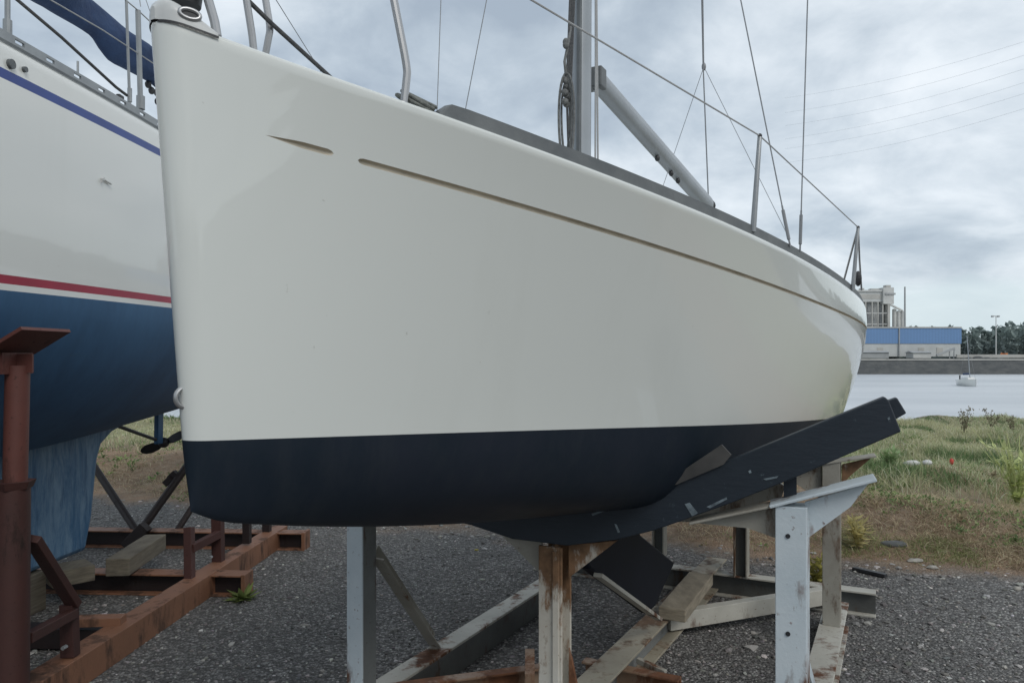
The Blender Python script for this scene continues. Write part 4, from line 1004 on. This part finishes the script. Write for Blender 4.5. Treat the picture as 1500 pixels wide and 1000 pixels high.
# individual weeds
def weed(px, py, h, n, label, col, name='weed_plant', spread=.5, seeds=False, leafy=True):
    g_ = PG(px, py, .05); V, C, Fq = [], [], []; b = 0
    for i in range(n):
        a = RNG.uniform(0, 6.28); ln = RNG.uniform(.1, spread); hh = h*RNG.uniform(.55, 1)
        pts = [np.array([g_.x+math.cos(a)*ln*hh*t_**1.6+RNG.normal()*.004, g_.y+math.sin(a)*ln*hh*t_**1.6, hgt(g_.x, g_.y)-.02+hh*t_]) for t_ in np.linspace(0, 1, 6)]
        w = .006 if leafy else .006
        for j in range(5):
            V += [pts[j]-[w, 0, 0], pts[j]+[w, 0, 0], pts[j+1]+[w*.8, 0, 0], pts[j+1]-[w*.8, 0, 0]]; Fq.append((b, b+1, b+2, b+3)); b += 4; C += [np.array(col)*.8]*4
        m = 16 if leafy else 5
        for j in range(m):
            t_ = RNG.uniform(.25, 1); p = pts[min(5, int(t_*5))]; d = RNG.normal(size=3); d[2] = abs(d[2])*.5; d /= np.linalg.norm(d); L_ = RNG.uniform(.06, .15) if leafy else RNG.uniform(.015, .05)
            s_ = np.cross(d, [0, 0, 1]); s_ = s_/np.linalg.norm(s_)*L_*(.16 if leafy else .25)
            V += [p, p+d*L_*.5+s_, p+d*L_, p+d*L_*.5-s_]; Fq.append((b, b+1, b+2, b+3)); b += 4; C += [np.array(col)*RNG.uniform(.7, 1.4)]*4
        if seeds:
            for j in range(26):
                p = pts[RNG.integers(2, 6)]+RNG.normal(size=3)*np.array([.05, .05, .04])*h; r = RNG.uniform(.008, .02)
                V += [p+[r, 0, 0], p+[0, 0, r], p-[r, 0, 0], p-[0, 0, r]]; Fq.append((b, b+1, b+2, b+3)); b += 4; C += [np.array([.17,.15,.10])*RNG.uniform(.6, 1.3)]*4
    V = np.array(V); org = np.array([g_.x, g_.y, 0.]); o = color_mesh(name, V-org, Fq, np.array(C), M['blade']); o.location = org
    return tag(o, label, 'weed')
weed(1490, 745, .95, 26, 'tall leafy green weed at the right end of the bank, tallest of the yard edge', (.55,.60,.28), spread=.55)
weed(1300, 690, .36, 26, 'bushy green weed right behind the end of the cradle arm', (.32,.42,.21), spread=.9)
weed(1412, 640, .75, 6, 'tall seeding weed standing against the water below the moored sailboat', (.20,.19,.12), spread=.35, seeds=True, leafy=False)
weed(1452, 632, .55, 5, 'shorter seeding weed against the water right of the moored sailboat', (.20,.19,.12), spread=.5, seeds=True, leafy=False)
weed(1483, 632, .45, 4, 'smallest seeding weed against the water, farthest from the moored sailboat', (.20,.19,.12), spread=.5, seeds=True, leafy=False)
weed(1195, 850, .30, 7, 'yellowish weed growing on the gravel between the two right-hand cradle posts', (.34,.31,.09), spread=.45)
weed(356, 868, .055, 4, 'small green tuft on gravel at the end of the red cradle beam', (.20,.25,.08), spread=.7)
weed(1255, 800, .35, 8, 'dry yellow weed beside the rear rusty cradle post', (.5,.44,.2), spread=.5)
# litter and pale stones one can pick out
def stone(px, py, rx, ry, rz, label, name='stone', c=None, cat='stone'):
    p = PG(px, py, .01); mb = MB(); mb.ball((0, 0, 0), rx, ry, rz, 9, 6)
    for v in mb.v: v *= 1+random.uniform(-.16, .16)
    mb.v = [v+Vector((p.x, p.y, hgt(p.x, p.y)+rz*.5+(.05 if name == 'litter' else 0))) for v in mb.v]
    tag(mb.build(name, c or M['palestone'], smooth=math.radians(50)), label, cat)
M['palestone'] = varied('pale_stone', (.38,.36,.32), (.20,.19,.17), 20, .9, 0, .4, 40)
M['litter'] = varied('white_litter', (.58,.58,.56), (.4,.4,.39), 20, .7)
M['leafy'] = varied('yellow_leaf', (.42,.36,.08), (.3,.25,.05), 20, .8)
M['redlit'] = varied('red_litter', (.5,.06,.04), (.4,.05,.03), 20, .6)
stone(446, 914, .030, .012, .010, 'white splinter of stone lying alone on gravel left of the left grey post')
stone(1340, 824, .075, .035, .02, 'largest pale stone at the gravel edge, right of the rear post')
stone(1366, 832, .05, .03, .018, 'pale stone at the gravel edge just right of the largest one')
stone(1490, 862, .035, .025, .02, 'round pale stone at the gravel edge below the tall green weed')
stone(1310, 806, .13, .06, .03, 'flat grey slab half buried in the bank near the rear post', c=M['quay'])
stone(698, 804, .022, .016, .008, 'yellow leaf lying on gravel between the left and centre posts', 'fallen_leaf', M['leafy'], 'leaf')
stone(1336, 694, .13, .05, .045, 'white litter lying in the grass behind the cradle arm, left piece', 'litter', M['litter'], 'litter')
stone(1358, 696, .07, .04, .045, 'white litter lying in the grass behind the cradle arm, right piece', 'litter', M['litter'], 'litter')
stone(1394, 695, .035, .03, .05, 'small red piece of litter in the grass of the bank', 'litter', M['redlit'], 'litter')
a, b = PG(1250, 832, .02), PG(1298, 843, .02)
tag(MB().beam(a, b, .05, .03).build('timber', M['dark'], bevel=.004), 'thin dark batten on the gravel right of the rear rusty post', 'timber')

# ================================================================== SKY, SUN, CAMERA
w = bpy.data.worlds.new('World'); SC.world = w; w.use_nodes = True
nt = w.node_tree; nt.nodes.clear(); N = nt.nodes.new; Lk = nt.links.new
SUN_EL, SUN_AZ = math.radians(42), math.radians(150)   # azimuth measured clockwise from +Y
sky = N('ShaderNodeTexSky'); sky.sky_type = 'NISHITA'; sky.sun_disc = False; sky.sun_elevation = SUN_EL; sky.sun_rotation = SUN_AZ
sky.dust_density = 2
tc = N('ShaderNodeTexCoord'); sp_ = N('ShaderNodeSeparateXYZ'); Lk(tc.outputs['Generated'], sp_.inputs[0])
def wm(op, a, b=0., clamp=False):
    m = N('ShaderNodeMath'); m.operation = op; m.use_clamp = clamp
    for i, v in enumerate((a, b)):
        if isinstance(v, bpy.types.NodeSocket): Lk(v, m.inputs[i])
        else: m.inputs[i].default_value = v
    return m.outputs[0]
zz = wm('ADD', wm('MAXIMUM', sp_.outputs[2], 0.), .34)
cx_ = wm('DIVIDE', sp_.outputs[0], zz); cy_ = wm('DIVIDE', sp_.outputs[1], zz)
cmb = N('ShaderNodeCombineXYZ'); Lk(cx_, cmb.inputs[0]); Lk(cy_, cmb.inputs[1])
def wn(scale, detail, rough, off, dist=0):
    mp = N('ShaderNodeMapping'); mp.inputs['Location'].default_value = off; Lk(cmb.outputs[0], mp.inputs[0])
    n = N('ShaderNodeTexNoise'); n.inputs['Scale'].default_value = scale; n.inputs['Detail'].default_value = detail; n.inputs['Roughness'].default_value = rough; n.inputs['Distortion'].default_value = dist
    Lk(mp.outputs[0], n.inputs['Vector']); return n.outputs['Fac']
def wr(fac, stops):
    r = N('ShaderNodeValToRGB'); Lk(fac, r.inputs[0]); e = r.color_ramp.elements
    while len(e) < len(stops): e.new(.5)
    for i, (p, c) in enumerate(stops): e[i].position = p; e[i].color = (*c, 1)
    return r.outputs[0]
n1 = wn(1.15, 10, .54, (12.1, 8.8, 0), .3); n2 = wn(3.8, 9, .58, (5, 3, 0), .35)
nm = wm('ADD', wm('MULTIPLY', n1, .68), wm('MULTIPLY', n2, .32))
low = wr(sp_.outputs[2], [(.06, (0, 0, 0)), (.10, (1, 1, 1)), (.17, (.75,.75,.75)), (.27, (0, 0, 0))])
nm = wm('SUBTRACT', nm, wm('MULTIPLY', low, .04))
nm = wm('ADD', nm, wm('MULTIPLY', wm('SUBTRACT', sp_.outputs[0], .05), .06))
cloud = wr(nm, [(.38, (.345,.41,.485)), (.445, (.445,.515,.585)), (.51, (.59,.655,.715)), (.575, (.735,.79,.84)), (.66, (.86,.895,.925))])
mx = N('ShaderNodeMix'); mx.data_type = 'RGBA'
hf = wr(wm('ADD', sp_.outputs[2], wm('MULTIPLY', wm('SUBTRACT', n2, .5), .05)), [(.0, (.8,.8,.8)), (.075, (.75,.75,.75)), (.095, (0, 0, 0))])
Lk(hf, mx.inputs[0]); Lk(cloud, mx.inputs[6]); mx.inputs[7].default_value = (.60, .70, .74, 1)
b1 = N('ShaderNodeBackground'); Lk(mx.outputs[2], b1.inputs[0]); b1.inputs[1].default_value = 1.24
b2 = N('ShaderNodeBackground'); Lk(sky.outputs[0], b2.inputs[0]); b2.inputs[1].default_value = .10
ms = N('ShaderNodeMixShader'); ms.inputs[0].default_value = .88; Lk(b2.outputs[0], ms.inputs[1]); Lk(b1.outputs[0], ms.inputs[2])
wo = N('ShaderNodeOutputWorld'); Lk(ms.outputs[0], wo.inputs[0])
sl = bpy.data.lights.new('sun', 'SUN'); sl.energy = 1.15; sl.angle = math.radians(25); sl.color = (1, .97, .92)
so = bpy.data.objects.new('sun', sl); COL.objects.link(so)
sdir = Vector((math.sin(SUN_AZ)*math.cos(SUN_EL), math.cos(SUN_AZ)*math.cos(SUN_EL), math.sin(SUN_EL)))
so.rotation_euler = sdir.to_track_quat('Z', 'Y').to_euler(); so.location = (0, -5, 12)
cd = bpy.data.cameras.new('camera'); cd.sensor_width = 36; cd.lens = 36*F/1500; cd.clip_end = 6000; cd.clip_start = .05
cd.shift_y = (HZ-500)/1500
co = bpy.data.objects.new('camera', cd); COL.objects.link(co); co.location = (0, 0, CH); co.rotation_euler = (math.pi/2, 0, 0)
SC.camera = co
SC.view_settings.view_transform = 'Standard'; SC.view_settings.look = 'None'; SC.view_settings.exposure = 0
SC.render.engine = 'CYCLES'
